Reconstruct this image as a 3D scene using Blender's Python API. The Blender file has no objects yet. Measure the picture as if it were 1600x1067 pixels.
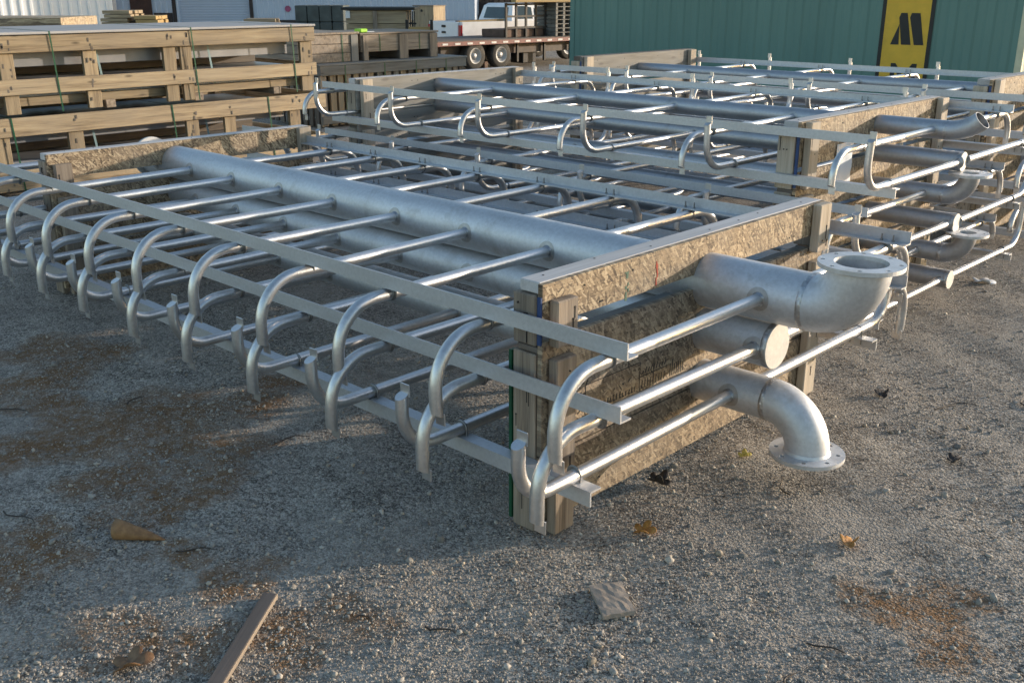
import bpy, bmesh, math, random
import numpy as np
from mathutils import Vector, Matrix, Euler

R = math.radians
PI = math.pi
random.seed(11)
rng = np.random.default_rng(7)
sc = bpy.context.scene
col = sc.collection

# ------------------------------------------------------------------ helpers
def tag(o, label=None, cat=None, group=None, kind=None):
    if label: o['label'] = label
    if cat: o['category'] = cat
    if group: o['group'] = group
    if kind: o['kind'] = kind
    return o

def empty(name, loc=(0, 0, 0), rz=0):
    o = bpy.data.objects.new(name, None)
    o.empty_display_size = 0.1
    col.objects.link(o)
    o.location = loc
    o.rotation_euler = (0, 0, rz)
    return o

class MB:
    """collects geometry, builds it as one mesh object"""
    def __init__(s):
        s.v = []; s.f = []; s.m = []; s.g = []; s.sm = []
    def add(s, verts, faces, mi=0, grain=None, smooth=False):
        n = len(s.v)
        s.v += [tuple(p) for p in verts]
        s.g += grain if grain else [tuple(p) for p in verts]
        for f in faces:
            s.f.append([i + n for i in f]); s.m.append(mi); s.sm.append(smooth)
    def box(s, lo, hi, ch=0.0, mi=0, M=None, grain=True, jit=0.0):
        lo = np.array(lo, float); hi = np.array(hi, float)
        c = (lo + hi) / 2; h = (hi - lo) / 2
        ch = min(ch, h.min() * .45)
        vs = []
        if ch > 0:
            idx = {}
            for sx in (-1, 1):
                for sy in (-1, 1):
                    for sz in (-1, 1):
                        sg = np.array([sx, sy, sz])
                        for a in range(3):
                            d = h - ch
                            d = d.copy(); d[a] = h[a]
                            idx[(sx, sy, sz, a)] = len(vs)
                            vs.append(c + sg * d)
            fs = []
            def q(*k): fs.append([idx[i] for i in k])
            for a in range(3):
                b, e = (a + 1) % 3, (a + 2) % 3
                for sa in (-1, 1):
                    ks = []
                    for sb, se in ((-1, -1), (1, -1), (1, 1), (-1, 1)):
                        t = [0, 0, 0]; t[a] = sa; t[b] = sb; t[e] = se
                        ks.append((*t, a))
                    if sa < 0: ks.reverse()
                    q(*ks)
            for a in range(3):
                b, e = (a + 1) % 3, (a + 2) % 3
                for sb in (-1, 1):
                    for se in (-1, 1):
                        ks = []
                        for sa, ax in ((-1, b), (1, b), (1, e), (-1, e)):
                            t = [0, 0, 0]; t[a] = sa; t[b] = sb; t[e] = se
                            ks.append((*t, ax))
                        if sb * se < 0: ks.reverse()
                        ks.reverse()
                        q(*ks)
            for sx in (-1, 1):
                for sy in (-1, 1):
                    for sz in (-1, 1):
                        ks = [(sx, sy, sz, a) for a in range(3)]
                        if sx * sy * sz < 0: ks.reverse()
                        q(*ks)
        else:
            for sx in (-1, 1):
                for sy in (-1, 1):
                    for sz in (-1, 1):
                        vs.append(c + h * np.array([sx, sy, sz]))
            fs = [[0, 1, 3, 2], [4, 6, 7, 5], [0, 4, 5, 1], [2, 3, 7, 6], [0, 2, 6, 4], [1, 5, 7, 3]]
        if jit:
            j = np.array([random.uniform(-jit, jit) for _ in range(3)])
            vs = [v + j for v in vs]
        if grain == 'world':
            g = [(v[1], v[2], v[0]) for v in vs]
        else:
            order = np.argsort(-h)
            off = np.array([random.uniform(0, 60) for _ in range(3)])
            g = [tuple((v - c)[order] + off) for v in vs]
        if M is not None: vs = [M @ Vector(v) for v in vs]
        s.add(vs, fs, mi, g)
    def beam(s, p, q, w, h, ch=0.0, mi=0, up=(0, 0, 1)):
        p = Vector(p); q = Vector(q); d = q - p; L = d.length; x = d.normalized()
        y = Vector(up).cross(x)
        if y.length < 1e-4: y = Vector((0, 1, 0)).cross(x)
        y.normalize(); z = x.cross(y)
        M = Matrix((x, y, z)).transposed().to_4x4(); M.translation = (p + q) / 2
        s.box((-L / 2, -w / 2, -h / 2), (L / 2, w / 2, h / 2), ch, mi, M)
    def tube(s, pts, r, n=12, mi=0, cap=(True, True), smooth=True, seam=None):
        pts = [Vector(p) for p in pts]
        rs = r if isinstance(r, (list, tuple)) else [r] * len(pts)
        T = []
        for i in range(len(pts)):
            a = pts[max(i - 1, 0)]; b = pts[min(i + 1, len(pts) - 1)]
            T.append((b - a).normalized())
        ref = Vector((0, 0, 1)) if abs(T[0].z) < .9 else Vector((1, 0, 0))
        nrm = (ref - T[0] * ref.dot(T[0])).normalized()
        vs = []
        for i, p in enumerate(pts):
            nrm = (nrm - T[i] * nrm.dot(T[i])).normalized()
            b = T[i].cross(nrm)
            for k in range(n):
                a = 2 * PI * k / n
                vs.append(p + (nrm * math.cos(a) + b * math.sin(a)) * rs[i])
        fs = []
        for i in range(len(pts) - 1):
            for k in range(n):
                k2 = (k + 1) % n
                fs.append([i * n + k, i * n + k2, (i + 1) * n + k2, (i + 1) * n + k])
        s.add(vs, fs, mi, None, smooth)
        if cap[0]: s.add(vs[:n], [list(range(n))[::-1]], mi)
        if cap[1]: s.add(vs[-n:], [list(range(n))], mi)
    def build(s, name, mats, parent=None, loc=None):
        me = bpy.data.meshes.new(name)
        me.from_pydata(s.v, [], s.f)
        if not isinstance(mats, (list, tuple)): mats = [mats]
        for m in mats: me.materials.append(m)
        me.polygons.foreach_set('material_index', s.m)
        me.polygons.foreach_set('use_smooth', s.sm)
        at = me.attributes.new('grain', 'FLOAT_VECTOR', 'POINT')
        at.data.foreach_set('vector', np.array(s.g, dtype=np.float32).ravel())
        me.update()
        return link(name, me, parent, loc)

def link(name, me, parent=None, loc=None, rot=None):
    o = bpy.data.objects.new(name, me)
    col.objects.link(o)
    if parent: o.parent = parent
    if loc: o.location = loc
    if rot: o.rotation_euler = rot
    return o

def arc(c, r, a0, a1, ax, ay, n=10):
    c = Vector(c); ax = Vector(ax); ay = Vector(ay)
    return [c + ax * (r * math.cos(a0 + (a1 - a0) * i / n)) + ay * (r * math.sin(a0 + (a1 - a0) * i / n)) for i in range(n + 1)]

# ------------------------------------------------------------------ materials
class NT:
    def __init__(s, name):
        s.m = bpy.data.materials.new(name); s.m.use_nodes = True
        s.t = s.m.node_tree; s.n = s.t.nodes; s.b = s.n['Principled BSDF']
    def node(s, t, **k):
        x = s.n.new(t)
        for a, v in k.items(): setattr(x, a, v)
        return x
    def l(s, a, b): s.t.links.new(a, b)
    def set(s, **k):
        for a, v in k.items(): s.b.inputs[a.replace('_', ' ')].default_value = v
    def coord(s, kind='Object'):
        return s.node('ShaderNodeTexCoord').outputs[kind]
    def attr(s, nm='grain'):
        return s.node('ShaderNodeAttribute', attribute_name=nm).outputs['Vector']
    def mapv(s, v, scale=(1, 1, 1), rot=(0, 0, 0), loc=(0, 0, 0)):
        x = s.node('ShaderNodeMapping')
        x.inputs['Scale'].default_value = scale; x.inputs['Rotation'].default_value = rot; x.inputs['Location'].default_value = loc
        s.l(v, x.inputs['Vector']); return x.outputs[0]
    def noise(s, v, scale, detail=4, rough=.55, dist=0):
        x = s.node('ShaderNodeTexNoise')
        x.inputs['Scale'].default_value = scale; x.inputs['Detail'].default_value = detail
        x.inputs['Roughness'].default_value = rough; x.inputs['Distortion'].default_value = dist
        s.l(v, x.inputs['Vector']); return x.outputs['Fac']
    def vor(s, v, scale, feat='F1', out='Color', rand=1.0):
        x = s.node('ShaderNodeTexVoronoi', feature=feat)
        x.inputs['Scale'].default_value = scale; x.inputs['Randomness'].default_value = rand
        s.l(v, x.inputs['Vector']); return x.outputs[out]
    def ramp(s, f, stops, interp='LINEAR'):
        x = s.node('ShaderNodeValToRGB'); x.color_ramp.interpolation = interp
        e = x.color_ramp.elements
        while len(e) > 1: e.remove(e[-1])
        e[0].position = stops[0][0]; e[0].color = (*stops[0][1], 1) if len(stops[0][1]) == 3 else stops[0][1]
        for p, c in stops[1:]:
            k = e.new(p); k.color = (*c, 1)
        s.l(f, x.inputs[0]); return x.outputs[0]
    def math(s, op, a, b=None, c=None, clamp=False):
        x = s.node('ShaderNodeMath', operation=op); x.use_clamp = clamp
        for i, q in enumerate((a, b, c)):
            if q is None: continue
            if isinstance(q, (int, float)): x.inputs[i].default_value = q
            else: s.l(q, x.inputs[i])
        return x.outputs[0]
    def mix(s, f, a, b, mode='MIX'):
        x = s.node('ShaderNodeMix', data_type='RGBA', blend_type=mode)
        for i, q in ((0, f), (6, a), (7, b)):
            if isinstance(q, (int, float)): x.inputs[i].default_value = q
            elif isinstance(q, tuple): x.inputs[i].default_value = (*q, 1)
            else: s.l(q, x.inputs[i])
        return x.outputs[2]
    def rand(s): return s.node('ShaderNodeObjectInfo').outputs['Random']
    def bump(s, h, st=.3, dist=.01):
        x = s.node('ShaderNodeBump'); x.inputs['Strength'].default_value = st; x.inputs['Distance'].default_value = dist
        s.l(h, x.inputs['Height']); s.l(x.outputs[0], s.b.inputs['Normal'])
    def color(s, c): s.l(c, s.b.inputs['Base Color'])
    def rough(s, f, lo, hi):
        x = s.node('ShaderNodeMapRange'); x.inputs['To Min'].default_value = lo; x.inputs['To Max'].default_value = hi
        s.l(f, x.inputs['Value']); s.l(x.outputs[0], s.b.inputs['Roughness'])
    def sep(s, v):
        x = s.node('ShaderNodeSeparateXYZ'); s.l(v, x.inputs[0]); return x.outputs

def g3(v, t=(1, 1, 1)): return (v * t[0], v * t[1], v * t[2])

def mat_steel(name, base, rlo, rhi, tint=(1, 1, 1), streak=(3, 14, 14), grime=.25, metal=1.0):
    t = NT(name); t.set(Metallic=metal)
    c = t.coord('Object')
    n1 = t.noise(t.mapv(c, streak), 1.0, 5, .6)
    n2 = t.noise(c, 70, 3, .6)
    n3 = t.noise(c, 6, 6, .65, .4)
    f = t.math('ADD', t.math('MULTIPLY', n1, .6), t.math('MULTIPLY', n2, .4))
    lo, hi = g3(base * .78, tint), g3(base * 1.16, tint)
    cc = t.ramp(f, [(.3, lo), (.7, hi)])
    dirt = t.ramp(n3, [(.55, (0, 0, 0)), (.72, (1, 1, 1))])
    cc = t.mix(t.math('MULTIPLY', dirt, grime), cc, g3(base * .55, (1.05, .98, .88)))
    # handling scuffs: thin bright and dull scratches in random directions
    sc1 = t.noise(t.mapv(t.mapv(c, (1, 1, 1), (.3, .5, .7)), (4, 130, 130)), 1.0, 2, .5)
    scm = t.ramp(sc1, [(.66, (0, 0, 0)), (.72, (1, 1, 1))])
    cc = t.mix(t.math('MULTIPLY', scm, .22), cc, g3(base * .6, tint))
    t.color(cc)
    t.rough(t.math('ADD', t.math('MULTIPLY', f, .5), t.math('MULTIPLY', n3, .55)), rlo, rhi); t.bump(t.math('ADD', n2, t.math('MULTIPLY', n3, .6)), .08, .003)
    return t.m

M_header = mat_steel('blasted_steel', .64, .48, .68, (.985, 1, 1.035), (1.4, 9, 9), .5, .8)
M_header_dark = mat_steel('mill_steel', .44, .42, .6, (.97, .99, 1.05), (1.2, 9, 9), .5, .85)
M_tube = mat_steel('satin_tube', .66, .28, .46, (1, 1, 1.01), (9, 1.6, 9), .35, .9)
M_bar = mat_steel('angle_bar_steel', .56, .42, .56, (.975, 1, 1.05), (.6, 5, 5), .15, .6)
M_bolt = mat_steel('bolt_steel', .3, .35, .5, (1, 1, 1), (5, 5, 5), .4)

def mat_weld():
    t = NT('heat_tinted_weld'); t.set(Metallic=1.0, Roughness=.42)
    n = t.noise(t.coord(), 60, 3)
    t.color(t.ramp(n, [(.3, (.33, .325, .33)), (.7, (.6, .6, .61))])); t.bump(n, .9, .006)
    return t.m
M_weld = mat_weld()
M_tint = mat_steel('weld_heat_tint', .46, .45, .6, (1, .98, .97), (40, 40, 40), .5, .8)
M_cap = mat_steel('cut_plate_steel', .6, .5, .6, (1.02, 1, .97), (6, 6, 6), .2, .35)

def mat_wood(name, cols, grey=.0, greyc=(.3, .29, .28), knots=True, contrast=1.0, rough=.75):
    t = NT(name); t.set(Roughness=rough)
    g = t.attr('grain')
    r = t.rand()
    gr = t.noise(t.mapv(g, (1.6, 26, 26)), 1.0, 5, .6, .35)
    gr2 = t.noise(t.mapv(g, (5, 160, 160)), 1.0, 3, .6)
    big = t.noise(t.mapv(g, (2.2, 5, 5)), 1.0, 3)
    f = t.math('ADD', t.math('MULTIPLY', gr, .65), t.math('MULTIPLY', gr2, .35))
    c = t.ramp(f, [(.5 - .22 / contrast, cols[0]), (.5, cols[1]), (.5 + .22 / contrast, cols[2])])
    if knots:
        kd = t.vor(t.mapv(g, (2.6, 9, 9)), 1.0, 'F1', 'Distance')
        k = t.ramp(kd, [(.05, (1, 1, 1)), (.13, (0, 0, 0))])
        c = t.mix(t.math('MULTIPLY', k, .75), c, g3(1, (cols[0][0] * .35, cols[0][1] * .3, cols[0][2] * .3)))
    w = t.ramp(big, [(.38, (0, 0, 0)), (.68, (1, 1, 1))])
    c = t.mix(t.math('MULTIPLY', w, .35 + grey * .5), c, greyc)
    c = t.mix(t.math('MULTIPLY', t.noise(t.coord('Object'), 25, 3), .0), c, greyc)
    hs = t.node('ShaderNodeHueSaturation')
    t.l(t.math('ADD', t.math('MULTIPLY', r, .35), .82), hs.inputs['Value']); t.l(c, hs.inputs['Color'])
    t.color(hs.outputs[0]); t.bump(f, .35, .003)
    return t.m
M_wood = mat_wood('crate_lumber', [(.085, .062, .045), (.25, .195, .145), (.39, .32, .25)], .35, (.235, .21, .185), True, 1.35)
M_woodpale = mat_wood('pale_crate_lumber', [(.1, .068, .04), (.31, .235, .145), (.43, .345, .225)], .22, (.25, .21, .16), True, 1.2)
M_woodgrey = mat_wood('weathered_lumber', [(.09, .085, .075), (.18, .17, .15), (.28, .265, .24)], .6, (.23, .23, .225), True, 1.1)
M_wooddark = mat_wood('dark_lumber', [(.05, .04, .035), (.12, .095, .075), (.2, .16, .125)], .3, (.16, .15, .14))
M_post = mat_wood('pale_post_lumber', [(.17, .13, .09), (.42, .35, .265), (.56, .48, .385)], .25, (.36, .32, .28), True, 1.2)
M_plate = mat_wood('top_plate_lumber', [(.3, .29, .28), (.46, .45, .45), (.58, .57, .57)], .3, (.4, .39, .39), True, .9)
M_yellowwood = mat_wood('yellow_board', [(.24, .15, .06), (.4, .27, .11), (.5, .36, .17)], .1, (.3, .22, .12))

def mat_osb(name='strand_board', tone=1.0, fade=0.0):
    t = NT(name); t.set(Roughness=.7)
    g = t.attr('grain')
    wob = t.node('ShaderNodeTexNoise'); wob.inputs['Scale'].default_value = 9
    t.l(g, wob.inputs['Vector'])
    va = t.node('ShaderNodeVectorMath', operation='MULTIPLY_ADD')
    t.l(wob.outputs['Color'], va.inputs[0]); va.inputs[1].default_value = (.007, .007, .007); t.l(g, va.inputs[2])
    g2 = va.outputs[0]
    layers = []
    for ang, sc_ in ((.2, (24, 95, 4)), (-.6, (28, 105, 4)), (1.45, (25, 100, 4)), (.85, (34, 130, 4))):
        mv = t.mapv(t.mapv(g2, (1, 1, 1), (0, 0, ang), (ang * 3, ang, 0)), sc_)
        layers.append((t.vor(mv, 1.0), None))
    def ch(c, i): 
        x = t.node('ShaderNodeSeparateColor'); t.l(c, x.inputs[0]); return x.outputs[i]
    val = ch(layers[0][0], 0); hgt = ch(layers[0][0], 1)
    for c, d in layers[1:]:
        m = t.math('GREATER_THAN', ch(c, 2), .6)
        def mx(a, b): return t.math('ADD', t.math('MULTIPLY', a, t.math('SUBTRACT', 1.0, m)), t.math('MULTIPLY', b, m))
        val = mx(val, ch(c, 0)); hgt = mx(hgt, ch(c, 1))
    fib = t.noise(t.mapv(g2, (20, 180, 20)), 1.0, 3)
    f = t.math('ADD', t.math('MULTIPLY', val, .5), t.math('MULTIPLY', fib, .5))
    col_ = t.ramp(f, [(.22, g3(tone, (.06, .04, .025))), (.37, g3(tone, (.195, .138, .085))), (.56, g3(tone, (.31, .228, .14))), (.76, g3(tone, (.5, .395, .265)))])
    spk = t.ramp(t.noise(g, 120, 2), [(.62, (0, 0, 0)), (.69, (1, 1, 1))])
    col_ = t.mix(t.math('MULTIPLY', spk, .7), col_, (.06, .035, .02))
    gr = t.ramp(t.noise(g, 3.5, 4), [(.45, (0, 0, 0)), (.7, (1, 1, 1))])
    col_ = t.mix(t.math('MULTIPLY', gr, .35), col_, g3(tone, (.29, .25, .2)))
    if fade: col_ = t.mix(fade, col_, t.ramp(f, [(.25, (.1, .09, .08)), (.75, (.27, .24, .215))]))
    t.color(col_); t.bump(t.math('ADD', hgt, t.math('MULTIPLY', fib, .4)), .5, .004)
    return t.m
M_osb = mat_osb()
M_osb_old_shade = mat_osb('weathered_shaded_board', .92, .25)  # greyer colour for both weathering and the shade on the lower boards

def mat_plain(name, c, rough=.6, metal=0.0, var=.2, scale=8, dirt=None, bump=0, spec=.5):
    t = NT(name); t.set(Metallic=metal, Roughness=rough)
    t.b.inputs['Specular IOR Level'].default_value = spec
    co = t.coord('Object')
    n = t.noise(co, scale, 5, .6)
    cc = t.ramp(n, [(.3, g3(1 - var, c)), (.7, tuple(min(1, x * (1 + var)) for x in c))])
    if dirt:
        d = t.ramp(t.noise(co, scale * .37, 6, .65, .5), [(.52, (0, 0, 0)), (.75, (1, 1, 1))])
        cc = t.mix(t.math('MULTIPLY', d, dirt[1]), cc, dirt[0])
    t.color(cc)
    if bump: t.bump(t.noise(co, scale * 6, 3), bump, .004)
    return t.m
M_green_strap = mat_plain('green_strap', (.008, .075, .035), .4, 0, .15)
M_cyan_strap = mat_plain('blue_grey_strap', (.2, .3, .33), .4, 0, .15)
M_blue_edge = mat_plain('blue_edge_paint', (.02, .05, .15), .6, 0, .2, 20)
M_black = mat_plain('black_paint', (.012, .012, .013), .5, 0, .2)
M_dark = mat_plain('dark_steel', (.025, .024, .024), .55, .3, .3)
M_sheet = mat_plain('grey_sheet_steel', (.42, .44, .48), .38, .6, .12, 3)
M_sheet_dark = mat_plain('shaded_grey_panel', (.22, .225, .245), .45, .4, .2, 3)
M_paper = mat_plain('white_paper_sleeve', (.72, .73, .76), .5, 0, .05, 6)
M_white = mat_plain('white_vehicle_paint', (.82, .82, .83), .25, 0, .05, 3, ((.3, .27, .22), .25))
M_glass = mat_plain('dark_window_glass', (.03, .05, .055), .08, 0, .2, 3)
M_red = mat_plain('red_lens', (.35, .01, .02), .2, 0, .15)
M_rubber = mat_plain('tyre_rubber', (.045, .042, .038), .85, 0, .3, 12, ((.14, .12, .1), .8))
M_rim = mat_plain('wheel_rim_paint', (.42, .42, .42), .5, .3, .2, 6, ((.15, .12, .1), .6))
M_trailer = mat_plain('trailer_steel', (.05, .04, .035), .6, .2, .3, 6, ((.16, .09, .06), .6))
M_redtape = mat_plain('red_reflective_tape', (.16, .045, .04), .5, 0, .25, 9, ((.2, .15, .12), .6))
M_whitetape = mat_plain('white_reflective_tape', (.6, .58, .55), .5, 0, .1, 9)
M_rust = mat_plain('rusty_steel', (.12, .075, .055), .75, .2, .4, 5)
M_yellow = mat_plain('sign_yellow', (.72, .43, .035), .5, 0, .1, 4, ((.3, .18, .03), .5))
M_lime = mat_plain('lime_tag', (.4, .75, .05), .5, 0, .08)
M_siding = mat_plain('white_siding', (.82, .83, .85), .45, 0, .04, 2, ((.5, .5, .52), .3))
M_siding_shade = mat_plain('shaded_white_siding', (.48, .56, .68), .45, 0, .04, 2, ((.4, .45, .52), .3))  # white siding with the blue of open shade put into its colour
M_doorblue = mat_plain('roller_door_paint', (.43, .5, .62), .45, 0, .03, 2)  # carries the same blue shade tint as the siding
M_brown = mat_plain('brown_door', (.045, .018, .015), .5, 0, .3)
M_trim = mat_plain('dark_trim', (.03, .022, .022), .6, 0, .3)
M_block = mat_plain('grey_green_block', (.07, .085, .085), .8, 0, .3, 5)
M_cream = mat_plain('cream_post', (.6, .57, .4), .5, 0, .08)
M_slab = mat_plain('grey_wood_chip', (.3, .255, .215), .9, 0, .2, 30, ((.22, .185, .155), .5), .15)
M_purple = mat_plain('sign_purple_red', (.3, .07, .16), .5)

def mat_container():
    t = NT('green_container_paint'); t.set(Roughness=.42)
    c = t.coord('Object')
    n = t.noise(t.mapv(c, (2.2, 2.2, .35)), 1.0, 5, .6)
    n2 = t.noise(c, 1.2, 4)
    cc = t.ramp(n, [(.3, (.095, .2, .178)), (.7, (.12, .24, .212))])
    cc = t.mix(t.math('MULTIPLY', t.ramp(n2, [(.5, (0, 0, 0)), (.8, (1, 1, 1))]), .35), cc, (.1, .21, .18))
    t.color(cc); t.bump(n, .08, .01)
    return t.m
M_container = mat_container()

def mat_leaf(name, c1, c2):
    t = NT(name); t.set(Roughness=.6)
    n = t.noise(t.coord('Object'), 45, 4)
    t.color(t.ramp(n, [(.3, c1), (.7, c2)])); t.bump(n, .3, .003)
    return t.m
M_leaf_orange = mat_leaf('dry_orange_leaf', (.25, .1, .02), (.48, .24, .06))
M_leaf_brown = mat_leaf('dry_brown_leaf', (.12, .06, .028), (.27, .15, .07))
M_leaf_yellow = mat_leaf('yellow_leaf', (.4, .32, .06), (.55, .45, .12))
M_leaf_dark = mat_leaf('dark_rotten_leaf', (.012, .01, .009), (.04, .03, .025))
M_twig = mat_leaf('dark_twig', (.025, .018, .014), (.06, .045, .035))

STAINS = [(-4.48,1.73,.2),(-4.47,1.58,.2),(-4.65,1.93,.16),(-4.59,2.0,.15),(-4.85,1.75,.2),(-3.75,1.76,.22),(-3.45,1.69,.24),(-3.29,1.76,.2),
 (-3.72,1.35,.18),(-3.75,1.24,.18),(-3.67,1.48,.2),(-3.25,1.35,.17),(-3.35,1.63,.2),(-3.02,1.38,.14),(-2.92,1.47,.1),(-3.5,2.09,.16),(-3.63,2.3,.12),
 (-3.63,1.87,.18),(-2.36,1.32,.12),(-2.37,1.26,.08),(-2.93,1.33,.12),(-2.33,.94,.13),(-2.12,1.07,.12),(-1.94,1.41,.1),(-.91,2.54,.12),(-.82,2.54,.1),
 (-.79,2.7,.1),(-1.03,2.52,.09),(-.73,2.46,.1),(-2.97,.96,.15),(-2.87,.85,.15),(-3.05,1.6,.14),(-2.02,1.2,.1),(-2.62,1.25,.1),(-3.9,1.5,.16),(-4.15,1.5,.14)]

def mat_ground():
    t = NT('crushed_gravel_ground'); t.set(Roughness=.95)
    t.b.inputs['Specular IOR Level'].default_value = .2
    c = t.coord('Object')
    v1 = t.vor(c, 95); 
    s1 = t.node('ShaderNodeSeparateColor'); t.l(v1, s1.inputs[0])
    d1 = t.vor(c, 95, 'F1', 'Distance')
    v2 = t.vor(c, 220); s2 = t.node('ShaderNodeSeparateColor'); t.l(v2, s2.inputs[0])
    d2 = t.vor(c, 220, 'F1', 'Distance')
    n1 = t.noise(c, 1.3, 6, .6); n2 = t.noise(c, 5, 6, .65, .3); n3 = t.noise(c, 160, 3, .7)
    fine = t.math('ADD', t.math('MULTIPLY', s1.outputs[0], .45), t.math('MULTIPLY', s2.outputs[0], .55))
    # dusty packed areas and stony areas
    packed = t.ramp(t.math('ADD', t.math('MULTIPLY', n1, .55), t.math('MULTIPLY', n2, .45)), [(.44, (0, 0, 0)), (.58, (1, 1, 1))])
    stone = t.ramp(fine, [(.2, (.1, .089, .079)), (.5, (.295, .268, .238)), (.8, (.58, .535, .48))])
    dust = t.ramp(n3, [(.3, (.265, .243, .218)), (.7, (.41, .38, .345))])
    cc = t.mix(t.math('MULTIPLY', packed, .62), stone, dust)
    grey = t.ramp(n2, [(.3, (.66, .64, .62)), (.5, (.95, .925, .89)), (.72, (1.2, 1.16, 1.1))])
    cc = t.mix(1.0, cc, grey, 'MULTIPLY')
    # rusty straw / chaff stains with their own shape
    sx = t.sep(c)
    wx = t.math('ADD', sx[0], t.math('MULTIPLY', t.math('SUBTRACT', t.noise(c, 4, 4), .5), .5))
    wy = t.math('ADD', sx[1], t.math('MULTIPLY', t.math('SUBTRACT', t.noise(t.mapv(c, (1, 1, 1), (0, 0, 0), (7, 3, 0)), 4, 4), .5), .5))
    acc = None
    for (px, py, pr) in STAINS:
        dx = t.math('MULTIPLY_ADD', wx, 1 / pr, -px / pr); dy = t.math('MULTIPLY_ADD', wy, 1 / pr, -py / pr)
        q = t.math('MULTIPLY_ADD', dx, dx, t.math('MULTIPLY', dy, dy))
        w = t.math('SUBTRACT', 1.0, t.math('MULTIPLY', q, .7), clamp=True)
        acc = w if acc is None else t.math('MAXIMUM', acc, w)
    gate = t.ramp(t.noise(c, 22, 5, .7), [(.3, (0, 0, 0)), (.55, (1, 1, 1))])
    st = t.math('MULTIPLY', t.math('MULTIPLY', t.math('POWER', acc, .6), gate), .92)
    stc = t.ramp(t.noise(t.mapv(c, (1, 1, 1)), 130, 3, .7), [(.3, (.09, .043, .018)), (.7, (.31, .17, .075))])
    cc = t.mix(st, cc, stc)
    # faint scattered rust flecks
    fl = t.ramp(t.noise(c, 2.2, 7, .7), [(.6, (0, 0, 0)), (.74, (1, 1, 1))])
    cc = t.mix(t.math('MULTIPLY', fl, .35), cc, (.16, .1, .055))
    t.color(cc)
    hh = t.math('ADD', t.math('MULTIPLY', d1, -.7), t.math('ADD', t.math('MULTIPLY', d2, -.35), t.math('MULTIPLY', n2, 1.6)))
    t.bump(hh, .7, .011)
    return t.m
M_ground = mat_ground()

def mat_gravel():
    t = NT('gravel_stones'); t.set(Roughness=.9)
    t.b.inputs['Specular IOR Level'].default_value = .25
    a = t.node('ShaderNodeAttribute', attribute_name='tone')
    n = t.noise(t.coord('Object'), 150, 3)
    cc = t.mix(.2, a.outputs['Color'], t.ramp(n, [(.3, (.2, .195, .18)), (.7, (.52, .51, .48))]))
    t.color(cc); t.bump(n, .3, .003)
    return t.m
M_gravel = mat_gravel()

# ------------------------------------------------------------------ ground
FH = np.array([math.cos(R(133.7)), math.sin(R(133.7))])       # horizontal view direction
RT = np.array([math.sin(R(133.7)), -math.cos(R(133.7))])
def ground_z(x, y):
    x = np.asarray(x, float); y = np.asarray(y, float)
    d = x * FH[0] + y * FH[1]
    z = -.0177 * np.clip(d - 12, 0, 60)
    lo = .006 * (np.sin(2.3 * x + 1.7 * y) + np.sin(3.1 * y - 1.3 * x + 1) + .7 * np.sin(6.7 * x - 4.1 * y + 2) + .5 * np.sin(11.3 * y + 7.9 * x))
    near = np.exp(-((d - 3) / 9) ** 2)
    return z + (lo - .004) * near

def make_ground():
    fx = np.arange(-10, 3.01, .06); fy = np.arange(-1.0, 9.01, .06)
    def ext(a, lo, hi):
        l = [a[0]]; st = .08
        while l[-1] > lo: l.append(l[-1] - st); st *= 1.25
        r = [a[-1]]; st = .08
        while r[-1] < hi: r.append(r[-1] + st); st *= 1.25
        return np.array(l[:0:-1] + list(a) + r[1:])
    gx = ext(fx, -400, 300); gy = ext(fy, -300, 400)
    X, Y = np.meshgrid(gx, gy); Z = ground_z(X, Y)
    V = np.stack([X, Y, Z], -1).reshape(-1, 3)
    nx, ny = len(gx), len(gy)
    i = np.arange(nx * ny).reshape(ny, nx)
    F = np.stack([i[:-1, :-1], i[:-1, 1:], i[1:, 1:], i[1:, :-1]], -1).reshape(-1, 4)
    me = bpy.data.meshes.new('ground')
    me.vertices.add(len(V)); me.vertices.foreach_set('co', V.astype(np.float32).ravel())
    me.loops.add(F.size); me.loops.foreach_set('vertex_index', F.ravel().astype(np.int32))
    me.polygons.add(len(F)); me.polygons.foreach_set('loop_start', np.arange(0, F.size, 4, dtype=np.int32))
    me.update(calc_edges=True)
    me.polygons.foreach_set('use_smooth', np.ones(len(F), bool))
    me.materials.append(M_ground)
    o = link('ground', me); tag(o, kind='structure', label='packed gravel yard with rusty stains and stones', cat='ground')
make_ground()

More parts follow.
